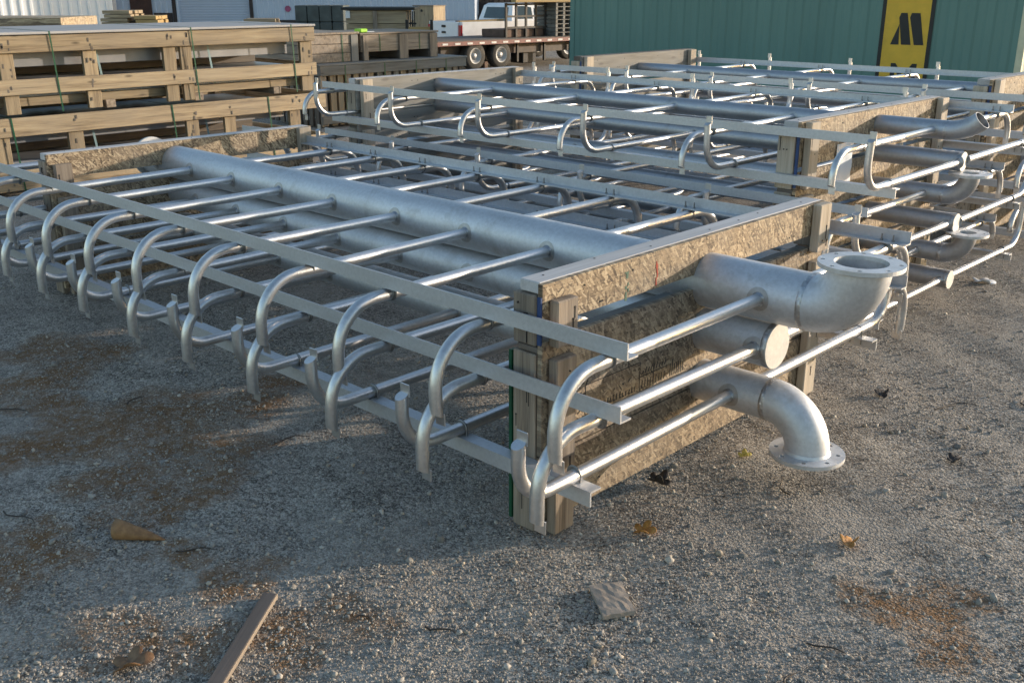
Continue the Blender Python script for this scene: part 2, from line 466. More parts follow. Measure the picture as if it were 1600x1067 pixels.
# ------------------------------------------------------------------ gravel stones
def ico(sub):
    bm = bmesh.new(); bmesh.ops.create_icosphere(bm, subdivisions=sub, radius=1)
    v = np.array([p.co[:] for p in bm.verts]); f = np.array([[q.index for q in p.verts] for p in bm.faces]); bm.free()
    return v, f
def stones(name, n, rmin, rmax, dmin, dmax, pw, sub, label, power=2.0, clump=0):
    v0, f0 = ico(sub)
    th = R(133.7) + rng.uniform(-R(52), R(52), n * 2)
    u = rng.uniform(0, 1, n * 2)
    e = 2 - pw
    d = (dmin ** e + u * (dmax ** e - dmin ** e)) ** (1 / e)
    x = d * np.cos(th); y = d * np.sin(th)
    if clump:
        m = np.sin(2.1 * x + .8) * np.sin(2.7 * y - 1) + .6 * np.sin(5.3 * x + 3.9 * y) + .5 * np.sin(9 * y - 7 * x + 2)
        dxy = np.hypot((x + 1.75) / .9, (y - 1.75) / .55)
        m = m + 1.5 * np.exp(-dxy ** 2)
        keep = rng.uniform(0, 1, len(x)) < 1 / (1 + np.exp(-clump * (m - .1)))
        x, y = x[keep], y[keep]
    x, y = x[:n], y[:n]; n = len(x)
    r = rmin + (rmax - rmin) * rng.uniform(0, 1, n) ** power
    sc3 = np.stack([r * rng.uniform(.8, 1.35, n), r * rng.uniform(.7, 1.1, n), r * rng.uniform(.45, .85, n)], -1)
    q = rng.normal(size=(n, 4)); q[:, 1:3] *= .35; q /= np.linalg.norm(q, axis=1)[:, None]
    w, a, b, c = q.T
    Rm = np.stack([1 - 2 * (b * b + c * c), 2 * (a * b - c * w), 2 * (a * c + b * w), 2 * (a * b + c * w), 1 - 2 * (a * a + c * c), 2 * (b * c - a * w),
                   2 * (a * c - b * w), 2 * (b * c + a * w), 1 - 2 * (a * a + b * b)], -1).reshape(n, 3, 3)
    jit = rng.uniform(.64, 1.34, (n, len(v0), 1))
    P = np.einsum('nij,nkj->nki', Rm, v0[None] * jit * sc3[:, None, :])
    P[:, :, 0] += x[:, None]; P[:, :, 1] += y[:, None]
    P[:, :, 2] += (ground_z(x, y) + sc3[:, 2] * rng.uniform(.1, .55, n))[:, None]
    V = P.reshape(-1, 3)
    F = (f0[None] + (np.arange(n) * len(v0))[:, None, None]).reshape(-1, 3)
    me = bpy.data.meshes.new(name)
    me.vertices.add(len(V)); me.vertices.foreach_set('co', V.astype(np.float32).ravel())
    me.loops.add(F.size); me.loops.foreach_set('vertex_index', F.ravel().astype(np.int32))
    me.polygons.add(len(F)); me.polygons.foreach_set('loop_start', np.arange(0, F.size, 3, dtype=np.int32))
    me.update(calc_edges=True)
    t = rng.choice(4, n, p=[.5, .25, .15, .1])
    base = np.array([[.31, .3, .275], [.41, .39, .355], [.37, .33, .27], [.2, .197, .195]])[t] * rng.uniform(.6, 1.4, (n, 1)) * np.array([1.02, .95, .885])
    C = np.ones((n, len(v0), 4), np.float32); C[:, :, :3] = base[:, None, :]
    at = me.attributes.new('tone', 'FLOAT_COLOR', 'POINT'); at.data.foreach_set('color', C.ravel())
    if sub > 1: me.polygons.foreach_set('use_smooth', np.ones(len(F), bool))
    me.materials.append(M_gravel)
    tag(link(name, me), label, 'gravel', kind='stuff')
stones('gravel', 120000, .0018, .0048, 1.0, 9, 1.5, 1, 'fine grey crushed gravel strewn over the yard', 1.6, 1.3)
stones('gravel_pebbles', 7500, .0045, .0105, 1.0, 8, 1.4, 1, 'pale pebbles lying among the crushed gravel', 2.2, 2.0)
stones('gravel_cobbles', 95, .010, .018, 1.1, 6, 1.3, 2, 'larger rounded stones loose on the gravel', 2.0, 2.2)

# ------------------------------------------------------------------ pipe assemblies
_mesh_cache = {}
def lateral_mesh(key, rh, rt, L, bend, drop, up):
    """one side tube: leaves the header along -Y, bends down (or up) and ends in a cut tongue"""
    k = ('lat',) + key
    if k in _mesh_cache: return _mesh_cache[k]
    s = 1 if up else -1
    m = MB()
    pts = [(0, -rh * .9, 0), (0, -(L - bend) * .5, 0), (0, -(L - bend), 0)]
    pts += arc((0, -(L - bend), s * bend), bend, 0, PI / 2, (0, 0, -s), (0, -1, 0), 12)[1:]
    tongue = min(.045, drop * .25)
    ze = drop - tongue
    pts.append((0, -L, s * ze))
    m.tube(pts, rt, 16, 0, (False, False))
    # end of the tube: cut on a slope and closed, a flat tongue stands on the header side
    n = 16; vs = [(rt * math.cos(2 * PI * k / n), -L + rt * math.sin(2 * PI * k / n), s * ze) for k in range(n)]
    v2 = [(x, y, z + s * (.5 * (y + L + rt))) for x, y, z in vs]
    m.add(vs + v2, [[k, (k + 1) % n, n + (k + 1) % n, n + k] for k in range(n)], 0, None, True)
    m.add(v2, [list(range(n))], 0)
    za, zb = sorted((s * (ze + .004), s * drop))
    m.box((-rt * .98, -L + rt * .62, za), (rt * .98, -L + rt * .86, zb), .0015)
    # weld collar and heat tint where it meets the header
    c0 = -math.sqrt(max(rh * rh - rt * rt, 0))
    m.tube([(0, c0 + .006, 0), (0, c0 - .004, 0), (0, c0 - .010, 0)], [rt * 1.3, rt * 1.2, rt * 1.01], 16, 1, (False, False))
    vs = []; n = 20
    for rr in (rt * 1.15, rt * 1.55, rt * 2.0):
        for k2 in range(n):
            a = 2 * PI * k2 / n; x_, z_ = rr * math.cos(a), rr * math.sin(a)
            vs.append((x_, -math.sqrt(max(rh * rh - z_ * z_, 1e-6)) - .0007, z_))
    m.add(vs, [[j * n + i, j * n + (i + 1) % n, (j + 1) * n + (i + 1) % n, (j + 1) * n + i] for j in range(2) for i in range(n)], 2, None, True)
    o = m.build('lateral_pipe', [M_tube, M_weld, M_tint]); me = o.data
    bpy.data.objects.remove(o)
    _mesh_cache[k] = me
    return me

def ubolt_mesh(rt, top, leg_h):
    """clamp round a tube whose bar lies above (top) or below; origin on the tube axis, tube along Y"""
    k = ('ub', rt, top)
    if k in _mesh_cache: return _mesh_cache[k]
    s = 1 if top else -1
    m = MB(); w = rt + .003; r = .0035 if rt > .018 else .003
    pts = [(-w, 0, s * (rt + .034)), (-w, 0, 0)]
    pts += arc((0, 0, 0), w, PI, 2 * PI, (1, 0, 0), (0, 0, s), 10)[1:]
    pts += [(w, 0, s * (rt + .034))]
    m.tube(pts, r, 8)
    for sx in (-1, 1):
        m.tube([(sx * w, 0, s * (rt + .0055)), (sx * w, 0, s * (rt + .013))], r * 2.1, 6, smooth=False)
    m.tube([(0, -.006, 0), (0, .006, 0)], rt + .0025, 14, 0, (True, True))
    o = m.build('u_bolt', M_bolt); me = o.data; bpy.data.objects.remove(o)
    _mesh_cache[k] = me; return me

def angle_bar(x0, x1, leg, th, side, up, parent, mat):
    """L profile along X. horizontal leg at local z=0..th, vertical leg on the outer edge, up or down"""
    m = MB(); s = 1 if up else -1
    out = side
    # profile points (y outward positive -> multiply by side)
    P = [(0, 0), (-leg, 0), (-leg, s * th), (-th, s * th), (-th, s * leg), (0, s * leg)]
    vs = []
    for x in (x0, x1):
        for (a, b) in P: vs.append((x, out * a, b))
    n = 6
    fs = [[i, (i + 1) % n, n + (i + 1) % n, n + i] for i in range(n)]
    fs += [[0, 1, 2, 3], [0, 3, 4, 5], [n + 3, n + 2, n + 1, n + 0], [n + 5, n + 4, n + 3, n + 0]]
    if out * s < 0: fs = [f[::-1] for f in fs]
    m.add(vs, fs)
    return m.build('angle_bar', mat, parent)

def flange_obj(parent, center, ro, ri, nh, rb, rhole, th, mat, zdir=1):
    bm = bmesh.new()
    def ring(r, cx, cy, n):
        vs = [bm.verts.new((cx + r * math.cos(2 * PI * i / n), cy + r * math.sin(2 * PI * i / n), 0)) for i in range(n)]
        return [bm.edges.new((vs[i], vs[(i + 1) % n])) for i in range(n)]
    e = ring(ro, 0, 0, 48) + ring(ri, 0, 0, 40)
    for k in range(nh):
        a = 2 * PI * (k + .5) / nh
        e += ring(rhole, rb * math.cos(a), rb * math.sin(a), 10)
    bmesh.ops.triangle_fill(bm, use_beauty=True, use_dissolve=False, edges=e, normal=(0, 0, 1))
    # drop any faces that closed a hole
    kill = []
    for f in bm.faces:
        c = f.calc_center_median()
        if c.length < ri * .97: kill.append(f)
        else:
            for k in range(nh):
                a = 2 * PI * (k + .5) / nh
                if (c - Vector((rb * math.cos(a), rb * math.sin(a), 0))).length < rhole * .9: kill.append(f); break
    bmesh.ops.delete(bm, geom=kill, context='FACES_ONLY')
    r = bmesh.ops.extrude_face_region(bm, geom=list(bm.faces))
    bmesh.ops.translate(bm, verts=[v for v in r['geom'] if isinstance(v, bmesh.types.BMVert)], vec=(0, 0, th))
    bmesh.ops.recalc_face_normals(bm, faces=list(bm.faces))
    me = bpy.data.meshes.new('flange'); bm.to_mesh(me); bm.free()
    me.materials.append(mat)
    return link('flange', me, parent, center)

def assembly(label, yh, z, rh, rt, xs, L, bend, drop, up, bar_dy, bar_leg, x_far, x_weld, end, hr_mat, bar_x, key, elbow_r=.16, elbow_up=True, flange_r=.155, flange=True, group=None, bar_mat=None, x_cap=None):
    root = empty('pipe_lateral_assembly', (0, yh, z))
    tag(root, label, 'pipe rack', group)
    bar_mat = bar_mat or M_bar
    # header
    m = MB()
    m.tube([(x_far, 0, 0), ((x_far + x_weld) / 2, 0, 0), (x_weld, 0, 0)], rh, 40, 0, (True, False))
    for wx in ((x_far + .02), x_weld - .002):
        m.tube([(wx - .011, 0, 0), (wx - .005, 0, 0), (wx + .002, 0, 0), (wx + .009, 0, 0)], [rh * 1.001, rh * 1.03, rh * 1.027, rh * 1.001], 40, 1, (False, False))
    m.build('header_pipe', [hr_mat, M_weld], root)
    if end == 'cap':
        c = MB()
        c.tube([(x_weld, 0, 0), (x_weld + .012, 0, 0)], rh * 1.0, 40, 0, (False, True))
        c.build('end_cap', M_cap, root)
    else:
        s = 1 if elbow_up else -1
        e = MB()
        sweep = PI / 2 if flange else PI * .24
        er = elbow_r if flange else .24
        pts = arc((x_weld, 0, s * er), er, 0, sweep, (0, 0, -s), (1, 0, 0), 16)
        e.tube(pts, rh, 40, 0, (False, False))
        e.tube(pts, rh * .93, 40, 0, (False, False))
        # rim that closes the wall at the open mouth
        n = 40; top = Vector(pts[-1]); tn = (Vector(pts[-1]) - Vector(pts[-2])).normalized(); ya = Vector((0, 1, 0)); xa = ya.cross(tn)
        vo = [top + (xa * math.cos(2 * PI * i / n) + ya * math.sin(2 * PI * i / n)) * rh for i in range(n)]
        vi = [top + (xa * math.cos(2 * PI * i / n) + ya * math.sin(2 * PI * i / n)) * rh * .93 for i in range(n)]
        e.add(vo + vi, [[i, (i + 1) % n, n + (i + 1) % n, n + i] for i in range(n)])
        e.build('elbow', hr_mat, root)
        if flange:
            th = .014
            zc = s * elbow_r - (0 if s > 0 else th)
            flange_obj(root, (x_weld + elbow_r, 0, zc), flange_r, rh * .87, 8, (flange_r + rh) / 2 * 1.02, flange_r * .06, th, M_header)
            w = MB(); w.tube([(x_weld + elbow_r, 0, s * (elbow_r - .012)), (x_weld + elbow_r, 0, s * (elbow_r + .001))], [rh * 1.01, rh * 1.07], 40, 0, (False, False))
            w.build('flange_weld', M_header, root)
    if rh > .09:
        q = MB(); q.tube([(x_far - .02, 0, 0), (x_far + .0, 0, 0)], .122, 40, 0); q.build('blind_flange', M_cap, root)
    lat = lateral_mesh(key, rh, rt, L, bend, drop, up)
    ub = ubolt_mesh(rt, not up, bar_leg)
    for side in (-1, 1):
        bx0, bx1 = bar_x
        b = angle_bar(bx0, bx1, bar_leg, .006, side, not up, root, bar_mat)
        b.location = (0, side * bar_dy, (rt + .001) * (1 if not up else -1))
        for x in xs:
            jx = random.uniform(-.006, .006); jr = random.uniform(-.006, .006)
            o = link('lateral_pipe', lat, root, (x + jx, 0, 0), (random.uniform(-.006, .006), random.uniform(-.035, .035), (0 if side < 0 else PI) + jr))
            u = link('u_bolt', ub, root, (x + jx, side * (bar_dy - bar_leg * .55), 0))
    return root

GF = 'steel pipe racks of the front stack'
GM = 'steel pipe racks of the middle stack'
GR = 'steel pipe racks of the rear stack'
xs1 = [-1.64, -2.125, -2.59, -3.06, -3.53, -4.0, -4.46, -4.92, -5.36, -5.77, -6.17]
assembly('topmost rack of the front stack, big silver header with upturned flanged elbow', 3.01, .668, .098, .021, xs1, 1.13, .165, .275, False,
         0.925, .05, -5.98, -1.49, 'elbow', M_header, (-6.42, -1.556), ('a',), .152, True, .136, True, GF)
assembly('middle rack of the front stack, silver header closed by a flat round end cap', 3.01, .485, .081, .021, [x - .008 for x in xs1], 1.175, .16, .275, False,
         .945, .05, -6.05, -1.615, 'cap', M_header, (-6.42, -1.557), ('b',), group=GF)
assembly('lowest rack of the front stack, header elbow turned down towards the gravel', 3.01, .285, .076, .021, [x - .1 for x in xs1], 1.175, .13, .225, True,
         .95, .05, -6.1, -1.605, 'elbow', M_header, (-6.5, -1.652), ('c',), .15, False, .129, True, GF)

def six_stack(yh, labels, group, dx=0.0):
    xo = [-2.085 - .81 * i + dx for i in range(6)]; xe = [-1.934 - .81 * i + dx for i in range(6)]
    zs = [.962, .81, .628, .488, .319, .18]
    for i, z in enumerate(zs):
        if i % 2 == 0:
            assembly(labels[i], yh, z, .05, .0165, xo, 1.13, .125, .19 if i < 4 else .14, False, .9, .044, -6.3 + dx, -2.02 + dx + .03 * (i // 2), 'elbow', M_header_dark,
                     (-6.22 + dx, -2.0 + dx), ('d', i // 4), .115, True, .106, i != 0, group)
        else:
            assembly(labels[i], yh, z, .05, .0165, xe, 1.13, .125, .26, True, .9, .044, -6.3 + dx, -1.93 + dx + .01 * (i // 2), 'cap', M_header_dark,
                     (-6.12 + dx, -1.88 + dx), ('e',), group=group)
six_stack(5.4, ['topmost rack of the middle stack, dark header with bare upturned elbow lacking a flange',
                'second rack from the top of the middle stack, capped header and side pipes curving up',
                'third rack from the top of the middle stack, header with upper flanged elbow',
                'fourth rack from the top of the middle stack, capped header under the upper flanged elbow',
                'fifth rack from the top of the middle stack, header with lower flanged elbow',
                'lowest rack of the middle stack, capped header just above the gravel'], GM)
six_stack(7.86, ['topmost rack of the rear stack, side pipes curving down before the container',
                 'second rack from the top of the rear stack, up curved pipe ends before container',
                 'third rack from the top of the rear stack by the green container',
                 'fourth rack from the top of the rear stack by the green container',
                 'fifth rack from the top of the rear stack by the green container',
                 'lowest rack of the rear stack by the green container'], GR, .03)

# ------------------------------------------------------------------ wooden end frames that carry the stacks
def end_frame(label, x, y0, y1, zt, holes, yh, group, osb=None, blue=(True, False), green=False, marks=False, sleeve=None, plate_mat=None, gap=.7):
    """x = front (+X) face of the strand board; holes = [(z, r)]"""
    osb = osb or M_osb
    root = empty('crate_end_frame', (x, (y0 + y1) / 2, 0)); cy = (y0 + y1) / 2
    tag(root, label, 'crate frame', group)
    def P(a): return (a[0], a[1] - cy, a[2])
    hw = .062 if len(holes) == 3 else .042
    # strand board: strips between the pipe openings
    zs = sorted(holes)
    zedges = []
    m = MB()
    th = .018
    def strip(za, zb, pockets):
        """za..zb strip with pockets [(z0,z1)] cut out at the header"""
        m.box(P((-th, y0 + .004, za)), P((0, yh - hw, zb)), 0, 0, None, 'world')
        m.box(P((-th, yh + hw, za)), P((0, y1 - .004, zb)), 0, 0, None, 'world')
        cur = za
        for a, b in sorted(pockets):
            if a >= zb or b <= za: continue
            a, b = max(a, za), min(b, zb)
            if a > cur + .003: m.box(P((-th, yh - hw, cur)), P((0, yh + hw, a)), 0, 0, None, 'world')
            cur = max(cur, b)
        if cur < zb - .003: m.box(P((-th, yh - hw, cur)), P((0, yh + hw, zb)), 0, 0, None, 'world')
    pk = [(z - r * .8, z + r * .84) for z, r in holes]
    n = len(holes)
    if n == 3:
        strip(zt - .12, zt + .009, pk); top_m = m; m = MB()
        strip(.272, zt - .172, pk); strip(.035, .266, pk)
        low_m = m; m = top_m
    else:
        cuts = [zt + .009, zt - .21, zt - .235, zt - .45, zt - .475, zt - .7, zt - .72, .04]
        for i in range(0, 8, 2): strip(cuts[i + 1], cuts[i], pk)
    for k in range(26):
        yy = random.uniform(y0 + .15, y1 - .15)
        if abs(yy - yh) < .2: continue
        zz = random.choice([zt - .03, zt - .1, zt - .3, zt - .42, .1])
        (low_m if n == 3 and zz < zt - .2 else m).tube([(-.002, yy - cy, zz), (.0022, yy - cy, zz)], .0035, 6, 1)
    pn = m.build('panel', [osb, M_dark], root)
    if n == 3: low_m.build('lower_panel', [M_osb_old_shade if marks else osb, M_dark], root)
    # boards
    pm = plate_mat or M_plate
    b = MB(); b.box(P((-.1, y0 + .012, zt - .026)), P((-th - .0008, y1 - .012, zt + .011)), .003)
    for k in range(7): 
        yy = y0 + .1 + (y1 - y0 - .2) * (k + random.uniform(-.3, .3)) / 6; xx = random.uniform(-.085, -.035)
        b.tube([(xx, yy - cy, zt + .009), (xx, yy - cy, zt + .0122)], .004, 6, 1)
    b.build('top_plate', [pm, M_dark], root)
    rails = [zt - .066] + ([zt - .19, .24] if n == 3 else [zt - .26, zt - .5, .2])
    for k, zr in enumerate(rails):
        b = MB()
        b.box(P((-.092, y0 + .04, zr - .036)), P((-th - .003, yh - .13, zr)), .003)
        b.box(P((-.092, yh + .13, zr - .036)), P((-th - .003, y1 - .04, zr)), .003)
        b.build('cross_board', M_woodgrey if k else M_wood, root)
    # posts: stacked lumber at each corner
    segs = [(zt - .03, zt - .19), (zt - .215, .0)] if n == 3 else [(zt - .03, zt - .32), (zt - .34, zt - .62), (zt - .64, .0)]
    for sgn, yo in ((-1, y0), (1, y1)):
        for za, zb in segs:
            b = MB(); ya, yb = (yo, yo + .036) if sgn < 0 else (yo - .036, yo)
            b.box(P((-.118, ya, zb)), P((-th - .006, yb, za)), .004, jit=.0015)
            for _ in range(3 if zb > .01 else 7):
                if sgn > 0: break
                zz = random.uniform(zb + .06, za - .03); xx = random.uniform(-.105, -.04)
                b.tube([(xx, ya - .0022 - cy, zz), (xx, ya + .002 - cy, zz)], .0035, 6, 1)
                if random.random() < .7: b.box(P((xx - .0012, ya - .0022, zz - random.uniform(.03, .1))), P((xx + .0012, ya + .002, zz)), 0, 1)
            b.build('side_post', [M_post if n > 3 else M_wood, M_dark], root)
            b = MB(); ya, yb = (yo + .03, yo + .125) if sgn < 0 else (yo - .125, yo - .03)
            tp = za - .012 if (za < zt - .1 or (n == 3 and sgn < 0)) else zt + .009
            b.box(P((.003, ya, zb + (.002 if zb > .01 else 0))), P((.04, yb, tp)), .004, jit=.0015)
            for _ in range(3 if zb > .01 else 6):
                zz = random.uniform(zb + .03, za - .04); yy = random.uniform(ya + .015, yb - .015)
                b.tube([(.038, yy - cy, zz), (.0425, yy - cy, zz)], .0035, 6, 1)
                if random.random() < .7: b.box(P((.0385, yy - .0012, zz - random.uniform(.02, .07))), P((.0422, yy + .0012, zz)), 0, 1)
            b.build('end_post', [M_post if n > 3 or sgn > 0 else M_wood, M_dark], root)
        b = MB(); ya, yb = (yo + .004, yo + .04) if sgn < 0 else (yo - .04, yo - .004)
        b.box(P((-.105, ya + .002, segs[0][1] - .022)), P((-.012, yb + .03 * (1 if sgn < 0 else 0), segs[0][1] - .003)), .002); b.build('block', M_wooddark, root)
    if blue[0]:
        b = MB(); b.box(P((-th + .003, y0 - .003, segs[0][1] + .01)), P((-.0005, y0 + .0035, zt - .03))); b.build('painted_edge', M_blue_edge, root)
    if green:
        b = MB(); b.box(P((-.131, y0 - .004, .02)), P((-.1195, y0 + .02, zt - .22))); b.build('strap', M_green_strap, root)
    if marks:
        # sprayed colour marks on the top strip, printed grade stamp below
        def spray(nm, yy, c, mat, z0, z1, w):
            q = MB()
            k = 0; zz = z0
            while zz < z1:
                hh = random.uniform(.008, .022)
                if random.random() < .8:
                    ww = w * random.uniform(.25, .9); oy = random.uniform(-.3, .3) * w
                    q.box((.0006 + .0002 * (k % 3), yy - cy + oy - ww / 2, zz), (.0012 + .0002 * (k % 3), yy - cy + oy + ww / 2, min(zz + hh, z1)))
                zz += hh * .9; k += 1
            q.build(nm, mat, root)
        spray('green_mark', 2.53, 0, mat_plain('green_spray', (.09, .15, .11), .8), zt - .128, zt - .03, .022)
        spray('red_mark', 2.69, 0, mat_plain('red_spray', (.36, .06, .035), .8), zt - .12, zt - .02, .014)
        q = MB()
        def st(ya, za, yb, zb, w=.004):
            d = Vector((0, yb - ya, zb - za)); L = d.length
            if L < 1e-5: return
            d.normalize(); p = Vector((0, -d.z, d.y)) * w / 2
            A = Vector((0, ya - cy, za)); B = Vector((0, yb - cy, zb))
            vs = []
            for xx in (.0004, .0011):
                for pt in (A - p, A + p, B + p, B - p): vs.append(pt + Vector((xx, 0, 0)))
            q.add(vs, [[0, 1, 2, 3], [7, 6, 5, 4], [0, 4, 5, 1], [1, 5, 6, 2], [2, 6, 7, 3], [3, 7, 4, 0]])
        # frame, arch and cells of the smudged stamp
        st(2.33, .345, 2.9, .345, .003); st(2.33, .455, 2.62, .455, .003); st(2.62, .345, 2.62, .455, .003); st(2.33, .345, 2.33, .455, .003)
        st(2.62, .4, 2.78, .4, .003); st(2.7, .345, 2.7, .45, .003)
        a = [(2.38 + .1 * (1 - math.cos(PI * i / 12)), .39 + .05 * math.sin(PI * i / 12)) for i in range(13)]
        for k in range(16):
            yy = 2.345 + k * .0165; st(yy, .355, yy + random.uniform(-.002, .006), .355 + random.uniform(.012, .026), .005)
            if k % 3: st(yy, .357, yy + .009, .357, .004)
        for k in range(9):
            yy = 2.635 + k * .016; st(yy, .355, yy + random.uniform(0, .006), .385, .004); st(yy, .408, yy + .008, .408 + random.uniform(.01, .03), .004)
        for k in range(7):
            yy = 2.8 + k * .013; st(yy, .355, yy, .4 + random.uniform(-.01, .02), .005)
        for k in range(26):
            yy = random.uniform(2.25, 2.34); zz = random.uniform(.33, .47)
            st(yy, zz, yy + random.uniform(.006, .014), zz + random.choice([0, .012]), .0045)
        q.build('printed_stamp', M_black, root)
    if sleeve:
        q = MB()
        ya, za, yb, zb = sleeve
        nx = 8; vs = []
        for i in range(nx + 1):
            for j in range(nx + 1):
                vs.append((.004 + .006 * math.sin(i * 1.3) * math.sin(j * .9) ** 2 + .003, ya + (yb - ya) * i / nx - cy, za + (zb - za) * j / nx))
        fs = [[i * (nx + 1) + j, (i + 1) * (nx + 1) + j, (i + 1) * (nx + 1) + j + 1, i * (nx + 1) + j + 1] for i in range(nx) for j in range(nx)]
        q.add(vs, fs, 0, None, True)
        q.build('document_sleeve', M_paper, root)
    return root

H3 = [(.668, .098), (.485, .081), (.285, .076)]
H6 = [(.962, .05), (.81, .05), (.628, .05), (.488, .05), (.319, .05), (.18, .05)]
GFR = 'wooden end frames under the pipe racks'
end_frame('near wooden end frame of the front stack with stamped strand board, beside the big elbow', -1.9, 2.115, 3.875, .822, H3, 3.01, GFR, green=True, marks=True, sleeve=(3.32, .5, 3.47, .585))
end_frame('far wooden end frame of the front stack, in front of the pale slatted crates', -5.68, 2.235, 4.0, .785, H3, 3.01, GFR, blue=(False, False))
end_frame('near wooden end frame of the middle stack with white paper sleeve on its board', -2.4, 4.54, 6.29, 1.035, H6, 5.4, GFR, sleeve=(4.93, .68, 5.12, .90), plate_mat=M_plate)
end_frame('far wooden end frame of the middle stack, in front of the grey slatted crate', -5.95, 4.6, 6.35, 1.035, H6, 5.4, GFR, osb=M_woodgrey, blue=(False, False))
end_frame('near wooden end frame of the rear stack at the right edge of the picture', -2.38, 7.0, 8.75, 1.09, H6, 7.86, GFR)
end_frame('far wooden end frame of the rear stack, against the green container', -5.85, 7.0, 8.75, 1.09, H6, 7.86, GFR, osb=M_woodgrey, plate_mat=M_wooddark)

# ------------------------------------------------------------------ pale slatted crates on the left
def slat_crate(label, x, y0, y1, z0, rails, posts, depth, straps, lid, zpost, ztop, strap_mat=M_green_strap):
    root = empty('slatted_crate', (x, (y0 + y1) / 2, z0)); cy = (y0 + y1) / 2
    tag(root, label, 'crate', 'pale slatted crates in the left stack')
    def B(nm, lo, hi, mat, ch=.004):
        m = MB(); m.box((lo[0], lo[1] - cy, lo[2] - z0), (hi[0], hi[1] - cy, hi[2] - z0), ch, jit=.003)
        if nm in ('rail', 'post') and hi[0] > -.2:
            for (pa, pb) in (posts if nm == 'rail' else [(lo[1], hi[1])]):
                if nm == 'post' and random.random() < .3: continue
                for _ in range(random.randint(2, 4)):
                    yy = random.uniform(pa + .02, pb - .02) - cy; zz = (random.uniform(lo[2] + .02, hi[2] - .02) if nm == 'rail' else random.choice([lo[2] + .1, lo[2] + .35, hi[2] - .2]) + random.uniform(-.04, .04)) - z0
                    if yy + cy > hi[1] - .01 or yy + cy < lo[1] + .01: continue
                    w_ = random.uniform(.005, .009)
                    m.box((hi[0] + .001, yy - w_, zz - random.uniform(.01, .035)), (hi[0] + .0042, yy + w_, zz + .008), .002, 1)
        return m.build(nm, [mat, M_wooddark], root)
    for face, xo in ((1, 0), (-1, -depth)):
        for za, zb, recess in rails:
            xa, xb = (xo - .036, xo) if face > 0 else (xo, xo + .036)
            if recess and face > 0: xa, xb = xo - .16, xo - .124
            B('rail', (xa, y0, za), (xb, y1, zb), M_woodpale)
        for (ya, yb) in posts:
            xa, xb = (xo - .076, xo - .038) if face > 0 else (xo + .038, xo + .076)
            B('post', (xa, ya, zpost[0]), (xb, yb, zpost[1]), M_woodpale)
    for k in range(5):                                            # bearers through the crate
        yy = y0 + (y1 - y0) * (k + .5) / 5
        B('bearer', (-depth + .08, yy - .045, z0 + .01), (-.08, yy + .045, z0 + .08), M_wood)
    for za, zb, recess in rails[:2]:
        B('end_rail', (-depth + .037, y1 - .036, za), (-.037, y1, zb), M_woodpale)
    if lid:
        B('lid', (-depth - .01, y0 - .01, ztop), (.012, y1 + .01, ztop + .022), lid)
    for i, ys in enumerate(straps):
        m = MB(); lean = .03
        zt, zb = ztop + (.023 if lid else .001), z0 + .02
        m.beam((.014 if lid else .003, ys - cy, zt - z0), (.005, ys + lean - cy, zb - z0), .013, .0015, up=(1, 0, 0))
        m.beam((.014 if lid else .003, ys - cy, zt + .001 - z0), (-depth, ys - cy, zt + .001 - z0), .013, .0015)
        m.build('strap', strap_mat, root)
    return root
slat_crate('upper pale slatted crate with white lid and green straps, stacked on another at the left', -8.94, 2.0, 6.41, .64,
           [(1.16, 1.295, 0), (.82, .945, 0), (.71, .785, 1)], [(2.2, 2.31), (3.275, 3.395), (3.985, 4.11), (4.735, 4.86), (4.905, 5.02), (6.25, 6.4)], 1.5,
           [3.7, 5.01, 6.12], M_plate, (.66, 1.29), 1.3)
slat_crate('lower pale slatted crate on the ground at the left, carrying the upper one', -8.93, 1.7, 6.5, 0.0,
           [(.48, .635, 0), (.03, .21, 0)], [(2.2, 2.33), (3.14, 3.26), (3.755, 3.89), (4.89, 5.02), (5.3, 5.425), (6.06, 6.19)], 1.55,
           [3.28, 4.74, 5.79], None, (.03, .63), .636)

def sheet_bundle(label, x, y0, y1, z0, hs, depth, core=False):
    root = empty('steel_sheet_bundle', (x, (y0 + y1) / 2, z0)); cy = (y0 + y1) / 2
    tag(root, label, 'sheet bundle', 'grey steel panels inside the slatted crates')
    if core:                                                       # dark fill between the two panels, painting in the interior shade
        m = MB(); za, zb = hs[1][1] - z0 + .004, hs[0][0] - z0 - .004
        m.box((-depth, y0 - cy + .05, za), (-.55, y1 - cy - .05, zb), .004); m.build('dark_fill', M_wooddark, root)
        for k in range(3):
            yy = y0 - cy + (y1 - y0) * (.45 + .27 * k) - .9
            m = MB(); m.beam((.024, yy, hs[0][1] - z0), (.03, yy + .05, hs[1][0] - z0), .02, .002, up=(1, 0, 0)); m.build('strap', M_cyan_strap, root)
    for i, (za, zb, dx, mat) in enumerate(hs):
        m = MB()
        m.box((-depth, y0 - cy, za - z0), (-dx, y1 - cy, zb - z0), .004)
        m.build('panel', mat, root)
        m = MB()
        m.box((-dx - .003, y0 - cy + .01, zb - z0 - .012), (-dx + .02, y1 - cy - .01, zb - z0 - .004)); m.build('lip', M_sheet, root)
    return root
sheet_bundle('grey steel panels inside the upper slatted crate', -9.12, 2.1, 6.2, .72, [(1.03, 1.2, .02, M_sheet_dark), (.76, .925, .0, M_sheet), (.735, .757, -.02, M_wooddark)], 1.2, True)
sheet_bundle('grey steel panels inside the lower slatted crate', -9.12, 1.9, 6.1, .09, [(.4, .56, .02, M_sheet_dark), (.1, .25, .0, M_sheet)], 1.2, True)

